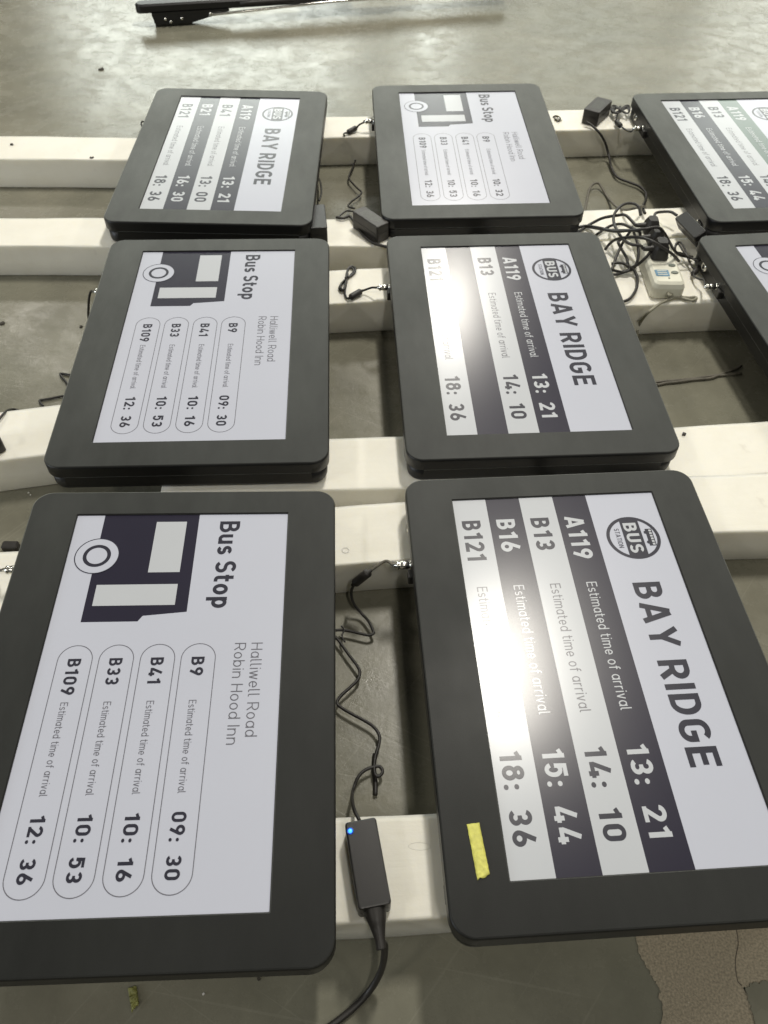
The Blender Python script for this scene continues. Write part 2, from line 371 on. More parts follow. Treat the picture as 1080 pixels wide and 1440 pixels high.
# ------------------------------------------------------------------ stroke lettering (width and weight of a rounded grotesque)
def arc(cx, cy, rx, ry, a0, a1, n=None):
    n = n or max(4, int(abs(a1 - a0) / 11))
    return [(cx + rx * math.cos(R(a0 + (a1 - a0) * i / n)), cy + ry * math.sin(R(a0 + (a1 - a0) * i / n))) for i in range(n + 1)]
def ell(cx, cy, rx, ry): return arc(cx, cy, rx, ry, 0, 352, 30), True
X = 0.71   # x-height
def glyph(c, k):
    """strokes [(points, closed)], width; cap height 1, k = half the stroke"""
    t = 1 - k; S_ = []
    def st(*p): S_.append((list(p), False))
    def path(p, closed=False): S_.append((p, closed))
    w = 0.60
    if c == '0':
        rx = w / 2 - k; ry = rx * 1.15; path(arc(w/2, t - ry, rx, ry, 0, 180) + arc(w/2, k + ry, rx, ry, 180, 360), True)
    elif c == '1':
        w = 0.42; xs = .29; st((xs, 0), (xs, 1)); st((.03, .77 - .2 * k), (xs - k * .2, 1 - k * 1.35))
    elif c == '2':
        r_ = w/2 - k; a = arc(w/2, t - r_, r_, r_, 172, -32); path(a + [(k * 1.5, k * 1.05), ]); st((k * .35, k), (w, k))
    elif c == '3':
        ru = (0.5 - k) / 2 + .015; rl = (1 - 2 * k - 2 * ru) / 2; rx = w/2 - k
        path(arc(w/2 - .01, t - ru, rx - .01, ru, 158, -90)); path(arc(w/2 - .01, k + rl, rx, rl, 90, -158)); st((w * .36, t - 2 * ru), (w/2, t - 2 * ru))
    elif c == '4':
        w = .64; st((.40, 1), (k * 1.0, .24)); st((k * .2, .20), (w, .20)); st((.47, 0), (.47, .44))
    elif c == '5':
        rl = .33 - k * .3; rx = w/2 - k; st((w - .04, t), (k * 1.5, t)); st((k * 1.5, 1), (k * 1.3, .44)); path(arc(w/2 - .01, k + rl - .01, rx, rl, 140, -155))
    elif c in '69':
        r_ = w/2 - k; cy = k + r_ * 1.04; g = [ell(w/2, cy, r_, r_ * 1.04), ([(w/2 - r_ * .93, cy + r_ * .42), (w/2 + .07, 1)], False)]
        if c == '9': g = [([(w - x, 1 - y) for x, y in p], cl) for p, cl in g]
        S_ += g
    elif c == '8':
        rl = .285 - k * .45; ru = (1 - 2 * k - 2 * rl) / 2; S_.append(ell(w/2, k + rl, w/2 - k, rl)); S_.append(ell(w/2, t - ru, w/2 - k - .025, ru))
    elif c == '7': st((0, t), (w - k, t)); st((w - k * 1.2, t), (.2, 0))
    elif c == ':':
        w = .20; S_.append(('dot', .10, .09, k * 1.15)); S_.append(('dot', .10, .56, k * 1.15))
    elif c == 'A': w = .74; st((k * .9, 0), (w/2 - k * .25, 1)); st((w - k * .9, 0), (w/2 + k * .25, 1)); st((.17, .25), (w - .17, .25))
    elif c == 'B':
        w = .62; m_ = .52; r1 = (t - m_) / 2; r2 = (m_ - k) / 2
        st((k, 0), (k, 1)); path([(k, t), (w - .05 - k - r1, t)] + arc(w - .05 - k - r1, t - r1, r1, r1, 90, -90) + [(k, m_)]); path([(w - k - r2 - .05, m_)] + arc(w - k - r2, m_ - r2, r2, r2, 90, -90) + [(k, k)])
    elif c == 'D': w = .64; r_ = .5 - k; path([(k, 0), (k, 1)]); path([(k, t), (w - k - .27, t)] + arc(w - k - .27, .5, .27, r_, 90, -90) + [(k, k)])
    elif c == 'E': w = .56; st((k, 0), (k, 1)); st((k, t), (w, t)); st((k, k), (w, k)); st((k, .52), (w - .05, .52))
    elif c == 'G': w = .66; path(arc(w/2, t - (w/2 - k), w/2 - k, w/2 - k, 35, 180) + arc(w/2, k + (w/2 - k), w/2 - k, w/2 - k, 180, 360) + [(w - k, .46)]); st((w, .46), (w/2, .46))
    elif c == 'H': w = .64; st((k, 0), (k, 1)); st((w - k, 0), (w - k, 1)); st((k, .51), (w - k, .51))
    elif c == 'I': w = 2 * k; st((k, 0), (k, 1))
    elif c == 'N': w = .66; st((k, 0), (k, 1)); st((w - k, 0), (w - k, 1)); st((k * 1.1, 1), (w - k * 1.1, 0))
    elif c == 'O': w = .68; r_ = w/2 - k; path(arc(w/2, t - r_, r_, r_, 0, 180) + arc(w/2, k + r_, r_, r_, 180, 360), True)
    elif c == 'R':
        w = .63; r1 = (t - .43) / 2; st((k, 0), (k, 1)); path([(k, t), (w - k - r1 - .01, t)] + arc(w - k - r1 - .01, t - r1, r1, r1, 90, -90) + [(k, .43)]); st((.32, .43), (w - k * .9, 0))
    elif c == 'S':
        w = .60; rx = w/2 - k; r1 = (1 - 2 * k) / 4
        path(arc(w/2, t - r1, rx - .01, r1, 28, 250) + [(w/2 + .02, .5 - .012)] + arc(w/2, k + r1, rx, r1, 66, -155))
    elif c == 'T': w = .56; st((0, t), (w, t)); st((w/2, 0), (w/2, 1))
    elif c == 'U': w = .62; r_ = w/2 - k; path([(k, 1)] + arc(w/2, k + r_, r_, r_, 180, 360) + [(w - k, 1)])
    elif c == 'Y': w = .70; st((k * .9, 1), (w/2, .42)); st((w - k * .9, 1), (w/2, .42)); st((w/2, 0), (w/2, .45))
    elif c in 'adbpo':
        w = .54; r_ = w/2 - k; ry = X/2 - k
        S_.append(ell(w/2, X/2, r_, ry))
        if c == 'a': st((w - k, 0), (w - k, X))
        if c == 'd': st((w - k, 0), (w - k, 1))
        if c == 'b': st((k, 0), (k, 1))
        if c == 'p': st((k, -.26), (k, X))
    elif c == 'e': w = .53; path([(k * 1.2, X * .48), (w - k, X * .48)] + arc(w/2, X/2, w/2 - k, X/2 - k, 4, 318))
    elif c == 'f': w = .34; path([(.14, 0), (.14, t - .13)] + arc(.27, t - .13, .13, .13, 180, 90) + [(w, t)]); st((0, X - k), (w, X - k))
    elif c == 'i': w = 2 * k; st((k, 0), (k, X)); S_.append(('dot', k, .92, k * 1.15))
    elif c == 'l': w = .22; path([(k, 1), (k, k + .1)] + arc(k + .1, k + .1, .1, .1, 180, 270) + [(w, k)])
    elif c == 'm': w = .78; r_ = (w - 2 * k) / 4; st((k, 0), (k, X)); path(arc(k + r_, X - k - r_, r_, r_, 180, 0) + [(k + 2 * r_, 0)]); path(arc(k + 3 * r_, X - k - r_, r_, r_, 180, 0) + [(k + 4 * r_, 0)])
    elif c == 'n': w = .52; r_ = w/2 - k; st((k, 0), (k, X)); path(arc(w/2, X - k - r_, r_, r_, 180, 0) + [(w - k, 0)])
    elif c == 'r': w = .34; st((k, 0), (k, X)); path(arc(k + .2, X - k - .2, .2, .2, 180, 88) + [(w, X - k)])
    elif c == 's':
        w = .46; rx = w/2 - k; r1 = (X - 2 * k) / 4
        path(arc(w/2, X - k - r1, rx, r1, 28, 250) + [(w/2 + .02, X/2 - .01)] + arc(w/2, k + r1, rx, r1, 66, -155))
    elif c == 't': w = .34; path([(.13, .93), (.13, .13 + k)] + arc(.26, .13 + k, .13, .13, 180, 270) + [(w, k)]); st((0, X - k), (w, X - k))
    elif c == 'u': w = .52; r_ = w/2 - k; path([(k, X)] + arc(w/2, k + r_, r_, r_, 180, 360)); st((w - k, 0), (w - k, X))
    elif c == 'v': w = .50; st((k * .9, X), (w/2, k * .2)); st((w - k * .9, X), (w/2, k * .2))
    elif c == 'w': w = .74; st((k * .8, X), (w * .27, 0)); st((w * .27, 0), (w/2, X)); st((w/2, X), (w * .73, 0)); st((w * .73, 0), (w - k * .8, X))
    elif c == ' ': w = .34
    return S_, w
def ribbon(bm, pts, closed, k, z):
    P = []
    for p in pts:
        if not P or (Vector(p) - P[-1]).length > 1e-4: P.append(Vector(p))
    if closed and (P[0] - P[-1]).length < 1e-4: P.pop()
    n = len(P); L_, R_ = [], []
    for i in range(n):
        a = P[i - 1] if (i > 0 or closed) else None
        b = P[(i + 1) % n] if (i < n - 1 or closed) else None
        d1 = (P[i] - a).normalized() if a is not None else None
        d2 = (b - P[i]).normalized() if b is not None else None
        if d1 is None: d1 = d2
        if d2 is None: d2 = d1
        n1 = Vector((-d1.y, d1.x)); n2 = Vector((-d2.y, d2.x)); m = n1 + n2
        m = n1 if m.length < 1e-4 else m.normalized()
        s = min(k / max(m.dot(n1), .3), k * 1.8)
        L_.append(bm.verts.new((*(P[i] + m * s), z))); R_.append(bm.verts.new((*(P[i] - m * s), z)))
    for i in range(n if closed else n - 1):
        j = (i + 1) % n; bm.faces.new((R_[i], R_[j], L_[j], L_[i]))
def text_bm(txt, s0, s1, base, cap, weight, track=0.16, space=.34):
    """lettering laid from s0 to s1 (mm along the sign), base line and cap height in mm; returns bmesh in sign mm"""
    k = weight / 2; x = 0; items = []
    for i, c in enumerate(txt):
        st, w = glyph(c, k)
        if c == ' ': x += space; continue
        items.append((st, x)); x += w + track
    x -= track; fx = (s1 - s0) / (x * cap)
    bm = bmesh.new()
    for st, x0 in items:
        for q, s_ in enumerate(st):
            z = q * 0.012
            if s_[0] == 'dot':
                _, cx, cy, r_ = s_; vs = [bm.verts.new((s0 + (x0 + cx + r_ * math.cos(t * math.pi / 7)) * cap * fx, base + (cy + r_ * math.sin(t * math.pi / 7)) * cap, z)) for t in range(14)]
                bm.faces.new(vs)
            else:
                pts, closed = s_
                b2 = bmesh.new(); ribbon(b2, pts, closed, k, z)
                mp = {v: bm.verts.new((s0 + (x0 + v.co.x) * cap * fx, base + v.co.y * cap, v.co.z)) for v in b2.verts}
                for f in b2.faces: bm.faces.new([mp[v] for v in f.verts])
                b2.free()
    return bm
SL, SW = 508.5, 286.0; SDY = 0.0049
def place_print(bm, layer):
    """sign mm -> screen local metres (reading direction runs down -y, top of the letters towards +x)"""
    for v in bm.verts:
        s, t, z = v.co
        v.co = (-SW / 2000 + t / 1000, SL / 2000 - s / 1000, layer * 0.00012 + z * 0.001)
    for f in bm.faces:
        f.normal_update()
        if f.normal.z < 0: f.normal_flip()
    return bm
def printed(name, bm, layer, m, parent, label=None):
    place_print(bm, layer)
    me = bpy.data.meshes.new(name); bm.to_mesh(me); bm.free()
    o = link(name, me, m, parent)
    if label: o['label'] = label
    return o
def poly(*pts, z=0):
    bm = bmesh.new(); bm.faces.new([bm.verts.new((s, t, z)) for s, t in pts]); return bm
def rect(s0, s1, t0, t1): return poly((s0, t0), (s1, t0), (s1, t1), (s0, t1))
def disc(cs, ct, r_, n=48): return poly(*[(cs + r_ * math.cos(2 * math.pi * i / n), ct + r_ * math.sin(2 * math.pi * i / n)) for i in range(n)])
def ring_bm(cs, ct, r_, wd, n=56):
    bm = bmesh.new(); ribbon(bm, [(cs + r_ * math.cos(2 * math.pi * i / n), ct + r_ * math.sin(2 * math.pi * i / n)) for i in range(n)], True, wd / 2, 0); return bm
def merge(*bms):
    out = bmesh.new()
    for b in bms:
        mp = {v: out.verts.new(v.co) for v in b.verts}
        for f in b.faces: out.faces.new([mp[v] for v in f.verts])
        b.free()
    return out

# ------------------------------------------------------------------ displays
OW, OL, TH = 0.4142, 0.600, 0.050
def frame_mesh():
    bm = bmesh.new(); iw, il = SW / 1000, SL / 1000; n = 8
    T = TH
    L_ = []
    L_.append((rrect(iw, il, .0012, n, 0, SDY), T - .004))
    L_.append((rrect(iw, il, .0012, n, 0, SDY), T - .0006))
    L_.append((rrect(iw + .0012, il + .0012, .0016, n, 0, SDY), T))
    L_.append((rrect(OW - .005, OL - .005, .0235, n), T))
    L_.append((rrect(OW - .0022, OL - .0022, .0249, n), T - .0008))
    L_.append((rrect(OW - .0005, OL - .0005, .0258, n), T - .0022))
    L_.append((rrect(OW, OL, .026, n), T - .004))
    L_.append((rrect(OW, OL, .026, n), T - .021))
    L_.append((rrect(OW - .0015, OL - .0015, .0252, n), T - .022))
    L_.append((rrect(OW - .03, OL - .03, .012, n), T - .022))
    loft(bm, L_, ring=True)
    return bm
def case_mesh():
    bm = bmesh.new(); n = 8; L_ = []
    L_.append((rrect(OW - .016, OL - .016, .018, n), 0.0))
    L_.append((rrect(OW - .009, OL - .009, .022, n), 0.0025))
    L_.append((rrect(OW - .007, OL - .007, .023, n), 0.006))
    L_.append((rrect(OW - .007, OL - .007, .023, n), TH - .0245))
    L_.append((rrect(OW - .014, OL - .014, .020, n), TH - .0245))
    L_.append((rrect(OW - .014, OL - .014, .020, n), TH - .0225))
    loft(bm, L_)
    return bm
_t = from_bm('front_frame', frame_mesh(), M_FRAME); FRAME_ME = _t.data; bpy.data.objects.remove(_t)
_t = from_bm('back_case', case_mesh(), M_CASE); CASE_ME = _t.data; bpy.data.objects.remove(_t)
FRAME_ME.materials.append(M_CASE)                      # dust sheen on the top only, flanks black so no bright edge shows
for p in FRAME_ME.polygons:
    if abs(p.normal.z) < .6: p.material_index = 1
for me in (FRAME_ME, CASE_ME):
    for p in me.polygons:
        p.use_smooth = abs(p.normal.z) < .95 and p.area < .004 and abs(p.normal.x) > .001 and abs(p.normal.y) > .001
bm = bmesh.new(); loft(bm, [(rrect(SW / 1000 + .004, SL / 1000 + .004, .001, 2), -.004), (rrect(SW / 1000 + .004, SL / 1000 + .004, .001, 2), 0)])
_t = from_bm('screen', bm, M_WHITE); SCREEN_ME = _t.data; bpy.data.objects.remove(_t)
bm = bmesh.new()
loft(bm, [(rrect(SW / 1000 - .0016, SL / 1000 - .0016, .001, 3, 0, SDY), TH - .0024), (rrect(SW / 1000 - .0016, SL / 1000 - .0016, .001, 3, 0, SDY), TH - .0012), (rrect(SW / 1000 - .0003, SL / 1000 - .0003, .001, 3, 0, SDY), TH - .0012), (rrect(SW / 1000 - .0003, SL / 1000 - .0003, .001, 3, 0, SDY), TH - .0024)], ring=True)
_t = from_bm('gasket', bm, M_HOLE); GASKET_ME = _t.data; bpy.data.objects.remove(_t)
# sockets on the left flank
def socket_parts(rt):
    x = -OW / 2 + .0035
    bm = bmesh.new(); lathe(bm, [(.0045, .003), (.0095, .003), (.0095, -.0015), (.0075, -.0035), (.0040, -.0035), (.0040, .001)], 18, 'x')
    tf(bm, Matrix.Translation((x, .236, .022))); o = from_bm('round_socket', bm, M_STEEL, rt, True)
    bm = bmesh.new(); lathe(bm, [(.0040, .002), (.0040, -.0036)], 12, 'x'); tf(bm, Matrix.Translation((x, .236, .022))); from_bm('socket_hole', bm, M_HOLE, o)
    bm = bmesh.new(); soft_box(bm, .012, .014, 0, .016, .002, .001); tf(bm, Matrix.Translation((x - .003, .151, .012))); from_bm('cable_clamp', bm, M_RUB, rt)
    bm = bmesh.new(); soft_box(bm, .004, .020, 0, .010, .0015, .0007); tf(bm, Matrix.Translation((x - .0005, -.248, .012))); p = from_bm('side_switch', bm, M_HOLE, rt)
    bm = bmesh.new()
    for dy in (-.0125, .0125):
        b2 = bmesh.new(); lathe(b2, [(.0022, .001), (.0022, -.0015), (.0012, -.002)], 10, 'x'); tf(b2, Matrix.Translation((x, -.248 + dy, .017)))
        from_bm('screw', b2, M_STEEL, rt, True)
    bm.free()
def display(cx, cy, a, dz, rx, ry, label):
    rot = Matrix.Rotation(a, 4, 'Z') @ Matrix.Rotation(ry, 4, 'Y') @ Matrix.Rotation(rx, 4, 'X')
    base = Vector((cx, cy, dz)) + rot @ Vector((0, 0, -TH))
    rt = root('sign_display', base, (rx, ry, a), label, 'display', 'black framed sign displays lying face up on the foam bars')
    link('front_frame', FRAME_ME, M_FRAME, rt); link('back_case', CASE_ME, M_CASE, rt)
    sc = link('screen', SCREEN_ME, M_WHITE, rt); sc.location = (0, SDY, TH - .0024)
    link('gasket', GASKET_ME, M_HOLE, rt)
    socket_parts(rt)
    return rt, sc

def bay_ridge(sc, rows, faded=(), teal=False):
    cols = [M_GREY, M_DARK, M_GREY, M_TEAL if teal else M_DARK]
    for i, (code, time) in enumerate(rows):
        t0 = i * 47.5; dark = i in (1, 3)
        o = printed('row_stripe', rect(0, SL, t0 + .001, t0 + 47.5), 1, cols[i], sc)
        if teal and i == 3: o['label'] = 'row stripe tinted pale teal'
        ink = M_GREY if dark else M_INK
        wd = {4: 73 if code[0] == 'A' else 69, 3: 56 if code[1:] != '41' else 58}[len(code)]
        if code and i not in faded:
            printed('route_code', text_bm(code, 38.5, 38.5 + wd, t0 + 9.5, 25.5, .192), 2, ink, sc)
            printed('arrival_caption', text_bm('Estimated time of arrival', 149.5, 330, t0 + 15.5, 13.5, .105, .14), 2, ink if dark else M_FINE, sc)
            printed('arrival_time', text_bm(time, 372, 475, t0 + 9.8, 24.5, .188, .16, .62), 2, ink, sc)
    printed('place_name', text_bm('BAY RIDGE', 154, 402, 217.5, 36, .182, .14, .30), 2, M_INK, sc)
    # round bus station badge
    cs, ct = 80, 238.8
    n = 40; r_ = 36.3; h0, h1 = -12.6, 13.0
    def ch(h): return math.sqrt(r_ * r_ - h * h)
    band = poly((cs - 32.5, ct + h0), (cs + 32.5, ct + h0), (cs + 32.5, ct + h1), (cs - 32.5, ct + h1), z=.012)
    printed('badge_ring', merge(ring_bm(cs, ct, 34, 4.6), band), 2, M_INK, sc)
    printed('badge_lettering', text_bm('BUS', cs - 25.5, cs + 26, ct - 9.2, 18.2, .19, .14), 3, M_GREY, sc)
    printed('badge_lettering', text_bm('STATION', cs - 16.5, cs + 16.5, ct - 23.2, 6.6, .14, .16), 2, M_INK, sc)
    # little bus seen from the side
    parts = [rect(cs - 14, cs + 15, ct + 18.8, ct + 28.2)]
    printed('badge_bus', merge(*parts), 2, M_INK, sc)
    wins = [rect(cs - 12.4 + i * 4.6, cs - 9.2 + i * 4.6, ct + 23.4, ct + 26.8) for i in range(6)]
    printed('badge_bus', merge(*wins), 3, M_GREY, sc)
    printed('badge_bus', merge(disc(cs - 8, ct + 18.6, 2.5, 16), disc(cs + 9, ct + 18.6, 2.5, 16)), 4, M_INK, sc)

def bus_stop(sc, times):
    body = poly((0, 37.5), (171, 37.5), (171, 106.5), (163, 111.6), (158, 165), (0, 165))
    printed('bus_drawing', body, 1, M_DARK, sc)
    printed('bus_window', rect(13, 97, 108.5, 149), 2, M_GREY, sc)
    printed('bus_window', rect(115.7, 147.5, 47, 149), 2, M_GREY, sc)
    printed('bus_wheel', disc(69.5, 38.7, 28.2), 3, M_WHITE, sc)
    printed('bus_wheel', merge(ring_bm(69.5, 38.7, 28.2, 1.3), ring_bm(69.5, 38.7, 15.6, 4.8)), 4, M_INK, sc)
    printed('sign_title', text_bm('Bus Stop', 13, 153, 194, 27, .172, .12, .24), 2, M_INK, sc)
    printed('place_name', text_bm('Halliwell Road', 204, 325, 248.5, 13.6, .085, .15), 2, M_FINE, sc)
    printed('place_name', text_bm('Robin Hood Inn', 204, 334, 228.3, 13.6, .085, .15), 2, M_FINE, sc)
    for (code, time), t0 in zip((('B9', times[0]), ('B41', times[1]), ('B33', times[2]), ('B109', times[3])), (186.3, 138.2, 89.6, 41.2)):
        p = []
        r_ = 20.2; s0, s1 = 204 + r_, 489 - r_
        p += arc(s0, t0, r_, r_, 90, 270, 18) + arc(s1, t0, r_, r_, -90, 90, 18)
        b = bmesh.new(); ribbon(b, p, True, .45, 0); printed('row_outline', b, 2, M_FINE, sc)
        wd = {2: 25, 3: 35, 4: 47}[len(code)]
        printed('route_code', text_bm(code, 222, 222 + wd, t0 - 7.8, 15.4, .185), 2, M_INK, sc)
        printed('arrival_caption', text_bm('Estimated time of arrival', 278.5, 387, t0 - 4.8, 8.6, .10, .13), 2, M_FINE, sc)
        printed('arrival_time', text_bm(time, 407, 475, t0 - 7.8, 15.6, .185, .16, .62), 2, M_INK, sc)

T_STD = ('09: 30', '10: 16', '10: 53', '12: 36')
DISP = {}
DISP['A'] = display(-0.2597, 0.4456, 0.0567, 0.0042, R(.09), R(1.23), 'nearest display on the left, a Bus Stop sign beside the blue-lit adapter'); bus_stop(DISP['A'][1], T_STD)
DISP['E'] = display(-0.3643, 1.750, 0.0077, 0.000, R(.46), R(.2), 'far left display reading BAY RIDGE with rows B121, B21, B41 and A119'); bay_ridge(DISP['E'][1], [('B121', '18: 36'), ('B21', '16: 30'), ('B41', '13: 00'), ('A119', '13: 21')])
DISP['C'] = display(-0.3064, 1.0961, 0.0596, 0.0003, R(-.23), R(.22), 'middle display of the left column, a greyish Bus Stop sign'); bus_stop(DISP['C'][1], T_STD)
DISP['F'] = display(0.1717, 1.8014, 0.0592, -0.0010, R(1.09), R(-.6), 'far middle display, Bus Stop sign whose B9 row shows 10: 32'); bus_stop(DISP['F'][1], ('10: 32', '10: 16', '10: 53', '12: 36'))
DISP['D'] = display(0.2186, 1.1335, 0.0654, -0.0015, R(.25), R(-.45), 'middle BAY RIDGE display with one dark row left blank and a soft lamp glare'); bay_ridge(DISP['D'][1], [('B121', '18: 36'), ('', ''), ('B13', '14: 10'), ('A119', '13: 21')], faded=(1,)) if False else None
def blank_ok():
    rows = [('B121', '18: 36'), ('B16', ''), ('B13', '14: 10'), ('A119', '13: 21')]
    bay_ridge(DISP['D'][1], rows, faded=(1,))
blank_ok()
DISP['B'] = display(0.2569, 0.4963, 0.0764, 0.0038, R(-.56), R(-.48), 'nearest BAY RIDGE display with yellow tape on its frame and strong lamp glare'); bay_ridge(DISP['B'][1], [('B121', '18: 36'), ('B16', '15: 44'), ('B13', '14: 10'), ('A119', '13: 21')])
DISP['G'] = display(0.8203, 1.8059, 0.0907, -0.0005, R(-.36), R(-.06), 'far right display cut off by the frame, BAY RIDGE sign with a teal A119 row'); bay_ridge(DISP['G'][1], [('B121', '18: 36'), ('B16', '15: 44'), ('B13', '14: 10'), ('A119', '13: 21')], teal=True)
DISP['H'] = display(0.8424, 1.1696, 0.129, 0.0, 0, 0, 'display at the right edge in front of the tilted adapter, mostly outside the picture'); bus_stop(DISP['H'][1], T_STD)
for k, (r_, s_) in DISP.items():
    pass

# ------------------------------------------------------------------ cables and adapters
bpy.context.view_layer.update()
def disp_pt(key, x, y, z):
    return DISP[key][0].matrix_world @ Vector((x, y, z))
def P(l, z):
    """pixels (u, v) or (u, v, height) -> points"""
    return [at(q[0], q[1], q[2] if len(q) > 2 else z) for q in l]
def cord_obj(name, pts, r, m, parent, n=8, sub=6):
    bm = bmesh.new(); tube(bm, pts, r, n, sub)
    return from_bm(name, bm, m, parent, True)
def barrel(a, b, r, parent, name='inline_barrel'):
    d = (b - a); L_ = d.length
    bm = bmesh.new()
    lathe(bm, [(r * .35, -.006), (r * .45, -.001), (r * .9, 0), (r, .002), (r, L_ - .002), (r * .9, L_), (r * .45, L_ + .001), (r * .35, L_ + .006)], 14, 'x')
    q = Vector((1, 0, 0)).rotation_difference(d.normalized()).to_matrix().to_4x4()
    tf(bm, Matrix.Translation(a) @ q); return from_bm(name, bm, M_RUB, parent, True)
def metal_plug(key, parent, yy=.168, ln=.020):
    """round screw plug pushed into the left flank; returns the point where its cord leaves"""
    x = -OW / 2 + .003
    bm = bmesh.new()
    lathe(bm, [(.0048, .0), (.0062, 0), (.0064, -.004), (.0050, -.0045), (.0050, -.006), (.0058, -.0065), (.0058, -ln + .004), (.0048, -ln + .002), (.0060, -ln), (.0060, -ln - .002), (.0032, -ln - .004), (.0024, -ln - .008)], 18, 'x')
    tf(bm, DISP[key][0].matrix_world @ Matrix.Translation((x, yy, .024)))
    from_bm('metal_plug', bm, M_STEEL, parent, True)
    return disp_pt(key, x - ln - .006, yy, .024)
def frame_from(a, b, z):
    """matrix at a (origin) with x along a->b"""
    d = b - a; ang = math.atan2(d.y, d.x)
    return Matrix.Translation((a.x, a.y, z)) @ Matrix.Rotation(ang, 4, 'Z'), math.hypot(d.x, d.y)
def adapter_body(parent, centre, ang, ln, wd, z0, z1, m, tiltx=0, tilty=0, led=False, mark=True):
    mt = Matrix.Translation((centre.x, centre.y, z0)) @ Matrix.Rotation(ang, 4, 'Z') @ Matrix.Rotation(tilty, 4, 'Y') @ Matrix.Rotation(tiltx, 4, 'X')
    h = z1 - z0
    bm = bmesh.new(); loft(bm, [(rrect(ln - .003, wd - .003, .002, 4), 0), (rrect(ln, wd, .0035, 4), .0015), (rrect(ln, wd, .0035, 4), h * .52)]); tf(bm, mt)
    body = from_bm('body', bm, m, parent)
    bm = bmesh.new(); loft(bm, [(rrect(ln - .001, wd - .001, .003, 4), h * .52), (rrect(ln - .001, wd - .001, .003, 4), h * .55), (rrect(ln, wd, .0035, 4), h * .55), (rrect(ln, wd, .0035, 4), h - .0016), (rrect(ln - .0012, wd - .0012, .003, 4), h - .0005), (rrect(ln - .0036, wd - .0036, .0022, 4), h)]); tf(bm, mt)
    from_bm('lid', bm, m, parent)
    if mark:
        bm = bmesh.new(); rng = random.Random(3)
        for i in range(5):
            y = -wd * .26 + i * wd * .12; x = -ln * .3
            while x < ln * .22:
                l_ = rng.uniform(.003, .009); vs = [bm.verts.new(v) for v in ((x, y, h + .0002), (x + l_, y, h + .0002), (x + l_, y + .0010, h + .0002), (x, y + .0010, h + .0002))]; bm.faces.new(vs); x += l_ + .002
        tf(bm, mt); from_bm('rating_print', bm, M_SLOT, parent)
    return mt

# --- adapter with the blue light, feeding the nearest right display
r0 = root('power_adapter', at(517, 1215, FOAM_Z), (0, 0, 0), 'black power adapter with a glowing blue light on the nearest foam bar', 'power adapter', 'power adapters of the displays')
inv = []
def under(r_, objs=None):
    """keep world-space meshes where they are under a root that has its own location"""
    for c in list(r_.children): 
        c.matrix_parent_inverse = r_.matrix_world.inverted()
def finish(r_):
    bpy.context.view_layer.update()
    def rec(o, first):
        for c in o.children:
            if first: c.matrix_parent_inverse = r_.matrix_world.inverted()
    rec(r_, True)
c0 = (at(485, 1155, -.02) + at(528, 1150, -.02)) / 2; c1 = (at(505, 1280, -.02) + at(550, 1270, -.02)) / 2
cc = (c0 + c1) / 2; ang = math.atan2((c1 - c0).y, (c1 - c0).x)
mt = adapter_body(r0, cc, ang, (c1 - c0).length, .034, FOAM_Z + .001, -.020, M_ABS, mark=False)
bm = bmesh.new(); lathe(bm, [(.0022, 0), (.0022, .0009), (.0012, .0014)], 14); tf(bm, mt @ Matrix.Translation((-(c1 - c0).length / 2 + .010, -.0125, .0322))); from_bm('indicator_light', bm, M_LED, r0, True)
bm = bmesh.new(); lathe(bm, [(.0040, -.0005), (.0040, .0003), (.0034, .0006), (.0026, .0006), (.0024, .0001)], 16); tf(bm, mt @ Matrix.Translation((-(c1 - c0).length / 2 + .010, -.0125, .0322))); from_bm('led_glow_ring', bm, M_BLUEGLOW, r0, True)
# mains plug (cloverleaf) and cord
bm = bmesh.new(); d = (c1 - c0).normalized()
tube(bm, [Vector((c1.x, c1.y, -.034)) - d * .002, Vector((c1.x, c1.y, -.034)) + d * .008, Vector((c1.x, c1.y, -.035)) + d * .016, Vector((c1.x, c1.y, -.036)) + d * .026, Vector((c1.x, c1.y, -.038)) + d * .036],
     lambda t: .0125 - .0075 * min(1, t * 1.25), 14); from_bm('mains_plug', bm, M_RUB, r0, True)
e0 = Vector((c1.x, c1.y, -.037)) + d * .030
cord_obj('mains_cord', [e0] + P([(541, 1330, -.048), (537, 1362, -.085), (520, 1393, -.113), (494, 1420, -.119), (462, 1445, -.119), (425, 1468, -.119)], 0), .0036, M_RUB, r0, 10)
pl = metal_plug('B', r0)
pts = [pl] + P([(543, 789, -.030), (530, 796, -.034), (518, 805, -.040)], 0)
cord_obj('output_cord', pts, .0021, M_DUSTY, r0)
barrel(pts[-1], at(499, 820, -.062), .0065, r0)
Z = FLOOR_Z + .012
pts = [at(499, 820, -.062)] + P([(494, 832, -.085), (497, 848, -.100), (508, 862), (518, 873), (524, 885), (525, 891), (518, 893), (507, 891), (490, 887), (476, 886), (466, 888), (466, 894), (474, 898), (490, 920), (502, 936), (506, 945), (503, 956), (492, 967), (480, 978), (474, 988), (480, 995), (495, 1004), (510, 1012), (523, 1020), (531, 1029), (534, 1038), (532, 1050), (528, 1063), (526, 1078), (528, 1090), (534, 1091), (538, 1085), (534, 1078), (524, 1079), (512, 1084), (503, 1094), (497, 1110), (495, 1122, -.08), (498, 1138, -.045)], Z) + [c0 - d * .004 + Vector((0, 0, -.016))]
cord_obj('output_cord', pts, .0021, M_RUB, r0)
cord_obj('output_cord', P([(527, 1060), (526, 1080), (528, 1100), (528, 1118)], FLOOR_Z + .004), .0028, M_RUB, r0)
cord_obj('cable_tie', P([(480, 880), (484, 886), (481, 894), (485, 903)], Z + .003), .0012, M_RUB, r0)
finish(r0)

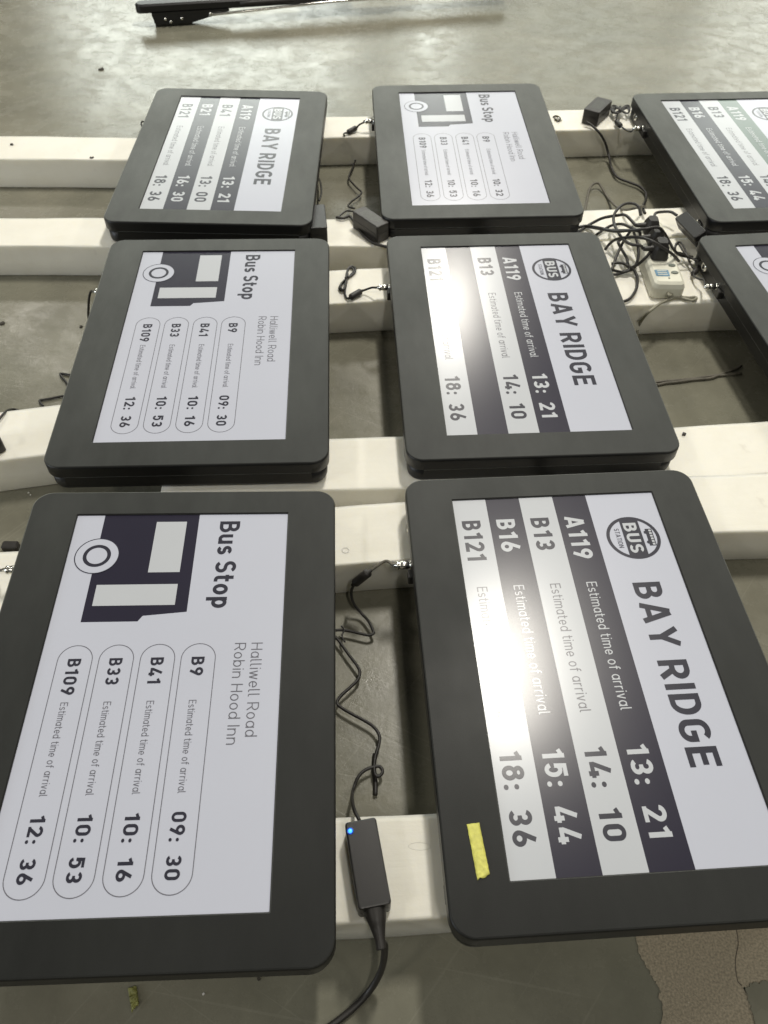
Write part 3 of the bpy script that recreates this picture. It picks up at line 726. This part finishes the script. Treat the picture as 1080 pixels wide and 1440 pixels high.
# --- adapter lodged under the far middle display
r1 = root('power_adapter', at(515, 315, FOAM_Z), (0, 0, 0), 'dark grey adapter lying slanted at the lower left corner of the far middle display', 'power adapter', 'power adapters of the displays')
a0 = (at(497.5, 296, -.014) + at(510, 289.5, -.014)) / 2; a1 = (at(529, 318, -.014) + at(545, 311, -.014)) / 2
dd = (a1 - a0).normalized(); ln = .080; cen = a0 + dd * ln / 2
mt = adapter_body(r1, cen, math.atan2(dd.y, dd.x), ln, .032, FOAM_Z + .001, -.014, M_ABSG, mark=True)
pl = metal_plug('F', r1)
pts = [pl] + P([(511, 172.5, -.028), (506, 175, -.034), (500.5, 180, -.044)], 0)
cord_obj('output_cord', pts, .0021, M_RUB, r1)
barrel(pts[-1], at(489.5, 186, -.046), .0062, r1)
pts = [at(489.5, 186, -.046)] + P([(484.5, 187.5, -.048), (484, 190.5, -.05), (492, 198.6, -.07), (500, 205.6, -.09), (504, 212.5, -.1), (503, 219), (500, 225), (496, 236), (492, 244), (490.5, 249), (492.6, 254), (501.7, 264), (507.5, 269), (508.2, 272), (503, 277), (495, 283), (489.5, 289.5, -.08), (492, 291.5, -.05), (498, 293, -.035)], Z)
cord_obj('output_cord', pts, .0021, M_RUB, r1)
cord_obj('cable_tie', P([(504.5, 215), (508, 213), (506, 206), (506, 202)], Z + .002), .0011, M_RUB, r1)
cord_obj('mains_cord', P([(475, 306, -.049), (482, 300, -.047), (488, 296.5, -.045), (497, 297.5, -.04)], 0), .0018, M_RUB, r1)
cord_obj('mains_cord', P([(473, 305.5, -.049), (482, 307), (491, 304), (496, 309), (502, 319), (512, 332), (526, 342), (543, 347), (560, 350)], -.047), .0030, M_RUB, r1)
finish(r1)
# --- adapter by the lower right corner of the far left display
r2 = root('power_adapter', at(446, 318, FOAM_Z), (0, 0, 0), 'black adapter half hidden under the lower right corner of the far left display', 'power adapter', 'power adapters of the displays')
adapter_body(r2, at(446, 306, -.02), R(97), .090, .036, FOAM_Z + .001, -.016, M_ABS, mark=False)
cord_obj('output_cord', P([(449, 282, -.04), (452, 270, -.06), (450, 255, -.1), (444, 245, -.118)], 0), .0021, M_RUB, r2)
finish(r2)
# --- cord bundle in the middle gap
r3 = root('power_cable', at(490, 400, FOAM_Z), (0, 0, 0), 'black cord tied in a small loop, its metal plug in the middle BAY RIDGE display', 'cable', 'cords plugged into the displays')
pl = metal_plug('D', r3)
pts = [pl] + P([(523, 404.5, -.034), (514, 407.5, -.042), (507, 410, -.045)], 0)
cord_obj('cord', pts, .0021, M_RUB, r3); barrel(pts[-1], at(493, 418, -.046), .0062, r3)
zf = FOAM_Z + .004
cord_obj('cord', [at(493, 418, -.046)] + P([(488, 419.5), (485, 412), (486.5, 400), (488, 388), (489, 379), (493, 375), (499, 376.5), (499.5, 382), (495, 387), (489, 391), (484, 396), (479, 401), (477, 406), (481, 409), (485, 404), (486, 393), (488, 383), (491, 377), (496, 377.5), (497, 382), (492, 388), (486, 393), (480, 399, zf + .004), (479, 405, zf + .004), (483, 407, zf + .004), (486, 398, zf + .004), (489, 385, zf + .004)], zf), .0021, M_RUB, r3)
cord_obj('cable_tie', P([(485.5, 391), (488.5, 388.5), (491, 390)], zf + .007), .0018, M_RUB, r3)
finish(r3)
# --- adapter with the coiled cord, behind the far right display
r4 = root('power_adapter', at(841, 160, FOAM_Z), (0, 0, 0), 'grey-black adapter with a neatly tied coil of cord beside the far right display', 'power adapter', 'power adapters of the displays')
ztop = -.017
q0 = (at(823.6, 153.7, ztop) + at(840.5, 157.3, ztop)) / 2; q1 = (at(842.9, 136.9, ztop) + at(858.5, 139.3, ztop)) / 2
dd = q1 - q0
adapter_body(r4, (q0 + q1) / 2, math.atan2(dd.y, dd.x), dd.length, .041, FOAM_Z + .001, ztop, M_ABSG, mark=True)
loopz = FOAM_Z + .012
for k_ in range(4):
    ctr = (872.5 + k_ * .6, 153.5 + k_ * .9)
    ps = []
    for i in range(25):
        t = 2 * math.pi * i / 24
        ps.append((ctr[0] + (13.5 - k_ * 1.2) * math.sin(t), ctr[1] + (5.5 - k_ * .7) * math.sin(2 * t), loopz + .003 * math.sin(t * 3 + k_) + k_ * .002))
    cord_obj('output_cord', P(ps, 0), .0018, M_RUB, r4, 6, 2)
cord_obj('cable_tie', P([(872, 150), (873, 157)], loopz + .009), .003, M_RUB, r4)
cord_obj('output_cord', P([(856, 151, -.035), (861, 152, -.040), (866, 154, -.042)], 0), .0018, M_RUB, r4)
barrel(at(866.5, 171.5, -.042), at(873, 177, -.042), .0060, r4)
cord_obj('output_cord', P([(870, 158, loopz), (867, 164, -.045), (867, 172, -.044)], 0), .0018, M_RUB, r4)
pl = metal_plug('G', r4)
cord_obj('output_cord', [at(873, 177, -.042)] + P([(879, 182, -.038), (887, 185, -.032)], 0) + [pl], .0021, M_RUB, r4)
cord_obj('mains_cord', P([(824, 171, -.040), (832, 176, -.044), (843, 187, -.055), (851, 201, -.080), (856, 218, -.105), (860, 236), (868, 249), (884, 256), (899, 262), (908, 271), (908, 281), (905, 288, -.08), (904, 293, -.045), (907, 300, -.04)], FLOOR_Z + .008), .0030, M_RUB, r4, 8)
finish(r4)
# --- adapter leaning on the right displays
r5 = root('power_adapter', at(970, 325, FOAM_Z), (0, 0, 0), 'black adapter tilted on edge between the two right displays, next to the power strip', 'power adapter', 'power adapters of the displays')
q = [at(963.5, 296.5, -.006), at(991, 322.5, -.002), at(977.5, 336.5, -.012), at(949.6, 306, -.020)]
cen = sum(q, Vector()) / 4; ax = ((q[1] - q[0]) + (q[2] - q[3])).normalized(); ay = ((q[0] - q[3]) + (q[1] - q[2])).normalized(); az = ax.cross(ay).normalized(); ay = az.cross(ax)
lnx = ((q[1] - q[0]).length + (q[2] - q[3]).length) / 2; lny = ((q[0] - q[3]).length + (q[1] - q[2]).length) / 2
mtx = Matrix(((ax.x, ay.x, az.x, cen.x), (ax.y, ay.y, az.y, cen.y), (ax.z, ay.z, az.z, cen.z), (0, 0, 0, 1)))
bm = bmesh.new(); soft_box(bm, lnx, lny, -.028, -.0145, .004, .0015); tf(bm, mtx); from_bm('body', bm, M_ABS, r5)
bm = bmesh.new(); soft_box(bm, lnx, lny, -.0138, 0, .004, .0015); tf(bm, mtx); from_bm('lid', bm, M_ABS, r5)
zz = [(949, 350), (951, 342), (957, 341), (963, 350), (967, 360), (976, 364), (984, 361), (990, 357), (985, 366), (974, 364), (962, 357), (951, 354), (950, 347), (954, 343), (960, 352), (968, 361), (980, 364), (986, 360)]
cord_obj('output_cord', P([(a_, b_, -.035 + .005 * math.sin(i)) for i, (a_, b_) in enumerate(zz)], 0), .0019, M_RUB, r5)
cord_obj('output_cord', P([(966, 360), (970, 369), (975, 377), (980, 378), (981, 371), (977, 366), (971, 362), (969, 367)], -.042), .0019, M_RUB, r5)
barrel(at(974.5, 385, -.044), at(980, 380.5, -.044), .0055, r5)
pl = metal_plug('H', r5)
cord_obj('output_cord', [at(974.5, 385, -.044)] + P([(977, 389, -.04), (983, 392.5, -.035), (990, 394, -.030)], 0) + [pl], .0019, M_RUB, r5)
cord_obj('mains_cord', P([(952, 303, -.022), (943, 298, -.022), (930, 298, -.026), (922, 300, -.03), (920, 307, -.03), (921, 318, -.028), (924, 331, -.024)], 0), .0030, M_RUB, r5)
finish(r5)

# --- power strip with plugs
strip_f = at(942, 396, -.02); strip_b = at(911, 312, -.02)
r6 = root('power_strip', at(930, 370, FOAM_Z), (0, 0, 0), 'white multi socket power strip with a blue-grey switch label, half buried in cords', 'power strip')
dd = strip_b - strip_f; ang = math.atan2(dd.y, dd.x) ; cen = (strip_f + strip_b) / 2; ln = dd.length + .02
mt = Matrix.Translation((cen.x, cen.y, FOAM_Z + .001)) @ Matrix.Rotation(ang, 4, 'Z')
bm = bmesh.new(); wd = .062
loft(bm, [(rrect(ln - .004, wd - .004, .009, 5), 0), (rrect(ln, wd, .011, 5), .002), (rrect(ln, wd, .011, 5), .022), (rrect(ln - .006, wd - .006, .009, 5), .030), (rrect(ln - .016, wd - .016, .005, 5), .034)])
tf(bm, mt); from_bm('housing', bm, M_PVC, r6)
bm = bmesh.new(); soft_box(bm, .020, .026, .0338, .0352, .002, .0004, -ln / 2 + .034, .010); tf(bm, mt); from_bm('switch_label', bm, M_BLUE, r6)
for i_ in range(3):
    bm = bmesh.new(); soft_box(bm, .0022, .018, .0352, .0356, .0004, .0001, -ln / 2 + .028 + i_ * .006, .010); tf(bm, mt); from_bm('label_line', bm, M_PVC, r6)
for (x_, y_) in ((-ln / 2 + .036, -.014), (-ln / 2 + .060, -.014)):
    bm = bmesh.new(); lathe(bm, [(.0055, .033), (.0055, .0356), (.0045, .0362)], 18); tf(bm, mt @ Matrix.Translation((x_, y_, 0)) @ Matrix.Diagonal((.8, 1.25, 1, 1))); from_bm('round_button', bm, M_SLOT, r6)
bm = bmesh.new(); lathe(bm, [(.002, .033), (.002, .0345)], 12); tf(bm, mt @ Matrix.Translation((-ln / 2 + .018, .0, 0))); from_bm('screw_hole', bm, M_SLOT, r6)
for i in range(3):
    x_ = -ln / 2 + .092 + i * .048
    for (yy, aa) in ((-.012, 25), (-.012, -25), (-.019, 0)):
        bm = bmesh.new(); soft_box(bm, .0065, .0020, .0338, .0346, .0005, .0002); tf(bm, mt @ Matrix.Translation((x_ + (.007 if aa > 0 else -.007 if aa < 0 else 0), yy, 0)) @ Matrix.Rotation(R(aa), 4, 'Z')); from_bm('socket_slot', bm, M_SLOT, r6)
# the grey supply cord of the strip
cord_obj('supply_cord', [mt @ Vector((-ln / 2 + .004, 0, .014)), mt @ Vector((-ln / 2 - .008, 0, .013))] + P([(950, 411, -.045), (957, 417), (968, 418.5), (977, 418), (979, 420), (974, 422.5), (965, 421), (955, 418.5), (944, 420), (928, 427, -.046), (912, 439, -.047), (902, 451, -.085), (897, 462, -.11), (894, 476, -.119), (880, 486, -.119)], -.048), .0028, M_GREYC, r6)
finish(r6)
# plugs standing in the strip, each with its cord: things of their own
def wall_plug(x_, y_, label, cord, size=(.034, .028, .030), rz=0, slot=None):
    base = mt @ Vector((x_, y_, .0345))
    r_ = root('mains_plug', base, (0, 0, 0), label, 'plug', 'black plugs in the white power strip')
    m_ = Matrix.Translation(base) @ Matrix.Rotation(ang + rz, 4, 'Z')
    bm = bmesh.new(); loft(bm, [(rrect(size[0], size[1], .007, 4), .0004), (rrect(size[0], size[1], .008, 4), .004), (rrect(size[0] * .92, size[1] * .9, .008, 4), size[2] * .6), (rrect(size[0] * .6, size[1] * .6, .006, 4), size[2])])
    tf(bm, m_); from_bm('plug_body', bm, M_RUB, r_)
    st = m_ @ Vector((0, size[1] * .45, size[2] * .45)); e_ = m_ @ Vector((0, size[1] * .45 + .018, size[2] * .42))
    bm = bmesh.new(); tube(bm, [m_ @ Vector((0, size[1] * .25, size[2] * .45)), st, e_], lambda t: .0075 - .0035 * t, 10); from_bm('strain_relief', bm, M_RUB, r_, True)
    cord_obj('mains_cord', [e_] + P(cord, 0), .0030, M_RUB, r_)
    finish(r_)
hz = -.012
wall_plug(-ln / 2 + .092, .006, 'black plug nearest the switch label of the power strip', [(899, 346, .004), (889, 343, .0), (880, 336, -.01), (870, 318, -.02), (862.5, 312), (864, 298, -.015), (876, 287.5, -.005), (889, 285.5, -.005), (898, 291, -.01), (901, 304, -.02), (899, 314, -.03), (892, 322, -.035), (882, 335, -.042), (874, 350, -.046), (866, 366, -.047), (860, 378, -.047), (850, 384, -.047)] if False else
          [(900, 345, .002), (889, 344, .0), (878, 338, -.01), (869, 326, -.015), (863, 312, -.02), (865, 299, -.015), (876, 288, -.01), (889, 286, -.01), (898, 291, -.01), (901, 303, -.02)], size=(.036, .032, .034))
wall_plug(-ln / 2 + .135, .004, 'second black plug in the power strip, a cord bent over it', [(898, 325, .01), (880, 324, -.005), (860, 324, -.02), (840, 320, -.035), (822, 318, -.045), (806, 322, -.047)], size=(.034, .030, .030))
wall_plug(-ln / 2 + .180, .004, 'third black plug in the power strip, farthest from the label, long cord to the left', [(880, 303, -.01), (868, 303, -.02), (850, 306, -.03), (838, 311, -.04), (824, 319, -.047), (808, 330, -.047)], size=(.034, .030, .028))
# loose loops of the tangle
def tangle(label, pts, r_=.0029, m=M_RUB, z=-.03):
    bm = bmesh.new(); pp = P(pts, z); c = pp[0].copy(); tube(bm, [p - c for p in pp], r_, 8, 7)
    o = from_bm('tangled_cable', bm, m, None, True); o.location = c
    return tag(o, label, 'cable', 'black cords tangled round the power strip')
Zq = lambda zx, zy, z=None: (820 + zx / 5.4, 270 + zy / 5.4) + ((z,) if z is not None else ())
tangle('black cord arching widest round the tangle by the power strip', [Zq(540, 270, .005), Zq(565, 320, .0), Zq(545, 400, -.005), Zq(500, 470, -.01), Zq(430, 540, -.03), Zq(370, 575, -.04), Zq(330, 600, -.047), Zq(270, 622, -.047), Zq(220, 630, -.047)])
tangle('black cord curling down past the strip in a hooked loop, lowest of the tangle', [Zq(300, 350, -.03), Zq(268, 380, -.036), Zq(290, 430, -.038), Zq(330, 500, -.038), Zq(345, 560, -.036), Zq(385, 590, -.04), Zq(410, 650, -.046), Zq(405, 730, -.047), Zq(360, 805, -.047), Zq(300, 835, -.047)])
tangle('black cord running straight from the knot of the tangle toward the display corner', [Zq(215, 545, -.040), Zq(260, 538, -.038), Zq(320, 548, -.036), Zq(350, 590, -.040), Zq(300, 608, -.044), Zq(215, 590, -.047)])
tangle('black cord sloping from the back of the tangle to its lower left', [Zq(385, 270, .0), Zq(350, 310, -.01), Zq(310, 370, -.02), Zq(275, 440, -.03), Zq(245, 510, -.036), Zq(215, 600, -.045)])
tangle('black cord falling through the middle of the tangle', [Zq(370, 260, .0), Zq(390, 320, -.01), Zq(415, 400, -.02), Zq(420, 480, -.03), Zq(405, 545, -.035), Zq(370, 590, -.043), Zq(300, 605, -.047)])
tangle('black cord bowed over the front of the plugs to the right of the strip', [Zq(165, 440, -.045), Zq(200, 395, -.035), Zq(250, 360, -.02), Zq(330, 345, -.005), Zq(430, 345, .008), Zq(520, 372, .022), Zq(610, 425, .012), Zq(680, 475, -.004), Zq(725, 525, -.035)])
tangle('black cord crossing level over the back plugs', [Zq(0, 258, -.047), Zq(60, 268, -.046), Zq(150, 285, -.03), Zq(250, 300, -.01), Zq(360, 292, .008), Zq(470, 280, .020), Zq(560, 268, .022), Zq(600, 290, .015), Zq(640, 350, -.005), Zq(690, 440, -.02), Zq(740, 480, -.035), Zq(830, 495, -.045)])
tangle('black cord looping under the level one at the left of the tangle', [Zq(100, 325, -.047), Zq(150, 290, -.046), Zq(215, 255, -.04), Zq(290, 243, -.02), Zq(350, 265, -.005), Zq(420, 295, .005)])
tangle('pale edged cord rising in a hoop from the floor behind the power strip', [(821, 302, -.119), (825, 284, -.119), (829, 266, -.115), (835, 258.5, -.110), (842, 258, -.110), (847, 265, -.115), (855, 278, -.118), (864, 288, -.1), (871, 293, -.06), (880, 295, -.035), (892, 293, -.02), (902, 290, -.03), (908, 292, -.045)], .0028, M_DUSTY)

# --- cords on the floor
def floor_cord(label, pts, r_=.002, m=M_RUB, z=FLOOR_Z + .003):
    bm = bmesh.new(); pp = P(pts, z); c = pp[0].copy(); tube(bm, [p - c for p in pp], r_, 8, 7)
    o = from_bm('floor_cable', bm, m, None, True); o.location = c
    return tag(o, label, 'cable', 'thin cords lying on the floor')
floor_cord('dusty brown cord lying across the floor right of the middle BAY RIDGE display', [(1042, 514), (1034, 519), (1021, 523), (1010, 528), (998, 532), (976, 534), (954, 537), (938, 538.5), (924, 541), (921, 538), (930, 536.5), (950, 535), (975, 532.5), (998, 529), (1012, 528), (1028, 526.5), (1042, 525)], .0026, M_DUSTY)
floor_cord('thin looped wire on the floor, upper of two beside the middle left display', [(112, 528), (98, 527), (88, 525.5), (84.5, 526), (87, 530), (92, 536), (97, 543), (106, 552)])
floor_cord('thin wire with a sharp kink just above the left foam bar', [(100, 556.5), (88, 557), (75, 559.5), (62, 562), (56, 563), (57, 567), (61, 571)])
floor_cord('thin wire curling over the back edge of the foam bar at the left edge', [(-8, 598, -.045), (0, 588, -.046), (5, 582, -.047), (11, 577, -.06), (18, 575.5, -.08), (24, 576.5, -.08), (28, 579, -.1)])
r7 = root('power_cable', at(130, 425, FLOOR_Z), (0, 0, 0), 'black cord hanging from the silver plug at the top left of the middle left display', 'cable', 'cords plugged into the displays')
pl = metal_plug('C', r7, ln=.014)
cord_obj('cord', [pl] + P([(128, 410, -.03), (125.5, 418, -.045), (124.5, 432, -.07), (124.5, 446, -.10), (129, 462, -.119)], 0), .0022, M_RUB, r7); finish(r7)
r8 = root('power_cable', at(0, 806, FOAM_Z), (0, 0, 0), 'cord with a round collar plugged into the nearest left display at the left edge', 'cable', 'cords plugged into the displays')
pl = metal_plug('A', r8, yy=.186); cord_obj('cord', [pl] + P([(0, 802, -.032), (-12, 803, -.04), (-30, 812, -.047)], 0), .0022, M_RUB, r8); finish(r8)
r9 = root('power_cable', at(203, 176, FOAM_Z), (0, 0, 0), 'tiny curl of cord at the upper left flank of the far left display', 'cable', 'cords plugged into the displays')
pl = metal_plug('E', r9, yy=.176, ln=.008); cord_obj('cord', [pl] + P([(200, 171, -.030), (198.5, 175, -.036), (201, 179, -.045), (206, 181, -.048)], 0), .0018, M_RUB, r9); finish(r9)
# adapter corner at the left edge
r10 = root('power_adapter', at(-14, 622, FOAM_Z), (0, 0, 0), 'brownish adapter whose corner pokes in at the left edge on the foam bar', 'power adapter', 'power adapters of the displays')
adapter_body(r10, at(-47, 620, -.02), R(38), .088, .040, FOAM_Z + .001, -.018, M_ABSG, mark=False); finish(r10)
# black block on the floor at the left
bm = bmesh.new(); soft_box(bm, .024, .014, 0, .012, .003, .002)
o = from_bm('rubber_block', bm, M_RUB); o.location = at(17, 772, FLOOR_Z); o.location.z = FLOOR_Z + .0005; tag(o, 'small black rubber block on the floor behind the foam sliver at the left edge', 'block')

# --- yellow tape on the nearest right display
def tape_mesh(q, z, th, name, m, seed=1, crumple=.0):
    rng = random.Random(seed); bm = bmesh.new(); a, b, c, d = [at(u, v, z) for u, v in q]; o = (a + b + c + d) / 4
    nx, ny = 5, 22; top = []
    for j in range(ny + 1):
        l_ = a.lerp(d, j / ny); r_ = b.lerp(c, j / ny); row = []
        for i in range(nx + 1):
            p = l_.lerp(r_, i / nx) - o; e = .00015 if i in (0, nx) or j in (0, ny) else .0001
            jag = (rng.uniform(-.0012, .0016) if j == ny else 0)
            row.append(bm.verts.new((p.x + rng.uniform(-e, e), p.y + rng.uniform(-e, e) + jag, th + rng.uniform(0, crumple))))
        top.append(row)
    for a_, b_ in zip(top, top[1:]):
        for i in range(nx): bm.faces.new((a_[i], a_[i + 1], b_[i + 1], b_[i]))
    ext = bmesh.ops.extrude_face_region(bm, geom=list(bm.faces))
    for v in [g for g in ext['geom'] if isinstance(g, bmesh.types.BMVert)]: v.co.z = max(0, v.co.z - max(th, .0004))
    ob = from_bm(name, bm, m, None, True); ob.location = (o.x, o.y, z); return ob
M_TAPE = mat('yellow_paper_tape', (0.62, 0.60, 0.13), 0.55, var=0.18, scale=160, bump=.6, bscale=300)
M_SCRAP = mat('faded_yellow_tape', (0.20, 0.20, 0.055), 0.6, var=0.35, scale=90, bump=.6, bscale=200)
_dm = DISP['B'][0].matrix_world
_zt = (_dm @ Vector((-.17, -.2, TH))).z
tape = tape_mesh([(656.5, 1158.5), (674, 1156.5), (689, 1230), (671.5, 1238)], _zt + .0016, .0003, 'tape_strip', M_TAPE, 4, .0005)
tape.rotation_euler = (0, 0, 0)
tag(tape, 'torn strip of yellow paper tape stuck on the black frame of the nearest right display', 'tape')
# tape lies along the slightly tilted frame
nrm = (_dm.to_3x3() @ Vector((0, 0, 1))).normalized(); tape.rotation_euler = Vector((0, 0, 1)).rotation_difference(nrm).to_euler()
pt = tape.location.copy(); base_pt = _dm @ Vector((0, 0, TH)); tape.location.z = base_pt.z - ((pt.x - base_pt.x) * nrm.x + (pt.y - base_pt.y) * nrm.y) / nrm.z + .0004
scrap = tape_mesh([(180, 1390), (192, 1386), (196, 1412), (186, 1424)], FLOOR_Z + .0006, .0005, 'tape_scrap', M_SCRAP, 9, .003)
tag(scrap, 'crumpled greenish yellow scrap on the floor below the nearest left display', 'scrap')

# --- crumbs, clip, chip
def chip(u, v, z, r_, h, label, name='foam_crumb', m=M_CHIP, seed=0, cat='crumb', sides=6, group='small dark crumbs'):
    rng = random.Random(seed); bm = bmesh.new(); lo, hi = [], []
    for i in range(sides):
        a = 2 * math.pi * i / sides + .4; q_ = r_ * rng.uniform(.65, 1.2)
        lo.append(bm.verts.new((q_ * math.cos(a), q_ * math.sin(a), 0))); hi.append(bm.verts.new((q_ * .8 * math.cos(a + .1), q_ * .8 * math.sin(a + .1), h * rng.uniform(.6, 1.1))))
    bm.faces.new(list(reversed(lo))); bm.faces.new(hi)
    for i in range(sides): bm.faces.new((lo[i], lo[(i + 1) % sides], hi[(i + 1) % sides], hi[i]))
    o = from_bm(name, bm, m); o.location = at(u, v, z); return tag(o, label, cat, group)
chip(17, 204, FOAM_Z + .0005, .0045, .004, 'dark crumb near the left edge on the farthest foam bar', seed=1)
chip(129, 223, FOAM_Z - .001, .005, .004, 'dark crumb on the front edge of the farthest left foam bar', seed=2)
chip(962, 611.5, FOAM_Z + .0005, .0042, .003, 'square dark chip on the right foam bar near the display corner', seed=5, sides=4)
chip(364, 1377, FLOOR_Z + .0005, .0026, .002, 'tiny dark speck on the floor just below the nearest left display', seed=7)
chip(143, 97.5, FLOOR_Z + .0005, .009, .004, 'dark crumb alone on the shiny floor at the upper left', seed=8)
chip(114, 460, FLOOR_Z + .0005, .004, .003, 'dark speck on the worn floor beside the middle left display', seed=11)
chip(3, 455, FLOOR_Z + .0005, .006, .003, 'dark flake on the floor at the left edge above the kinked wire', seed=12)
LBL = ('pale speck on the floor left of the nearest left display, left of a pair', 'pale speck on the floor left of the nearest left display, right of a pair', 'pale speck on the rough brown patch at the lower right', 'pale speck on the floor right of the yellow scrap')
for i, (u, v) in enumerate(((40, 693), (43, 696), (968, 1411), (286, 1398))):
    chip(u, v, FLOOR_Z + .0005, .0016, .001, LBL[i], 'foam_speck', M_FOAM, 20 + i, 'speck', 5, 'pale specks on the floor')
# round dents pressed into the foam, thin raised rims
# metal clip on the far bar
r11 = root('metal_clip', at(783, 167, FOAM_Z), (0, 0, 0), 'small dark metal clip on the foam bar right of the far middle display', 'clip')
cord_obj('clip_wire', P([(778, 164.5), (781, 163), (785, 164), (788, 167), (786, 170), (782, 169), (780, 166.5)], FOAM_Z + .0035), .0019, M_CHIP, r11)
cord_obj('clip_pin', P([(781, 168), (786, 166), (790, 169)], FOAM_Z + .0035), .0016, M_STEEL, r11); finish(r11)

# --- black metal stand lying at the top of the picture
r12 = root('metal_stand', at(225, 30, FLOOR_Z), (0, 0, 0), 'black metal stand with rounded end and foot bracket at the top edge', 'stand')
b0 = at(200, 12, -.072); b1 = at(600, -12, -.072); d_ = (b1 - b0); d_.z = 0; ln_ = d_.length
mm = Matrix.Translation((b0.x, b0.y, -.084)) @ Matrix.Rotation(math.atan2(d_.y, d_.x), 4, 'Z')
bm = bmesh.new(); loft(bm, [(rrect(ln_ + .30, .036, .017, 8, (ln_ + .30) / 2 - .02, .012), 0), (rrect(ln_ + .30, .044, .021, 8, (ln_ + .30) / 2 - .02, .012), .004), (rrect(ln_ + .30, .044, .021, 8, (ln_ + .30) / 2 - .02, .012), .020), (rrect(ln_ + .29, .034, .016, 8, (ln_ + .30) / 2 - .02, .012), .025)])
tf(bm, mm); from_bm('beam', bm, M_CASE, r12)
bm = bmesh.new(); soft_box(bm, .17, .09, .023, .034, .01, .002, .6, .06); tf(bm, mm); from_bm('cross_plate', bm, M_CASE, r12)
bm = bmesh.new(); loft(bm, [(rrect(.100, .040, .004, 3, .085, .008), -.0375), (rrect(.120, .045, .004, 3, .090, .008), -.030), (rrect(.24, .040, .004, 3, .145, .008), -.006), (rrect(.24, .040, .004, 3, .145, .008), .001)]); tf(bm, mm); from_bm('foot_bracket', bm, M_CASE, r12)
for (x_, z_) in ((.065, -.014), (.080, -.022), (.205, -.006), (.115, -.015)):
    bm = bmesh.new(); lathe(bm, [(.0045, 0), (.0045, .004), (.002, .006)], 10); tf(bm, mm @ Matrix.Translation((x_, -.020, z_)) @ Matrix.Rotation(R(90), 4, 'X')); from_bm('bolt', bm, M_STEEL, r12, True)
bm = bmesh.new(); tube(bm, [mm @ Vector((.20, -.016, -.012)), mm @ Vector((.30, -.022, -.006)), mm @ Vector((.45, -.020, .000)), mm @ Vector((.62, -.012, .004)), mm @ Vector((.80, -.012, .004))], .004, 8); from_bm('rod', bm, M_STEEL, r12, True)
bm = bmesh.new(); tube(bm, [mm @ Vector((.30, -.024, .018)), mm @ Vector((.50, -.026, .020)), mm @ Vector((.80, -.024, .020))], .0045, 8); from_bm('rod', bm, M_RUB, r12, True)
finish(r12)
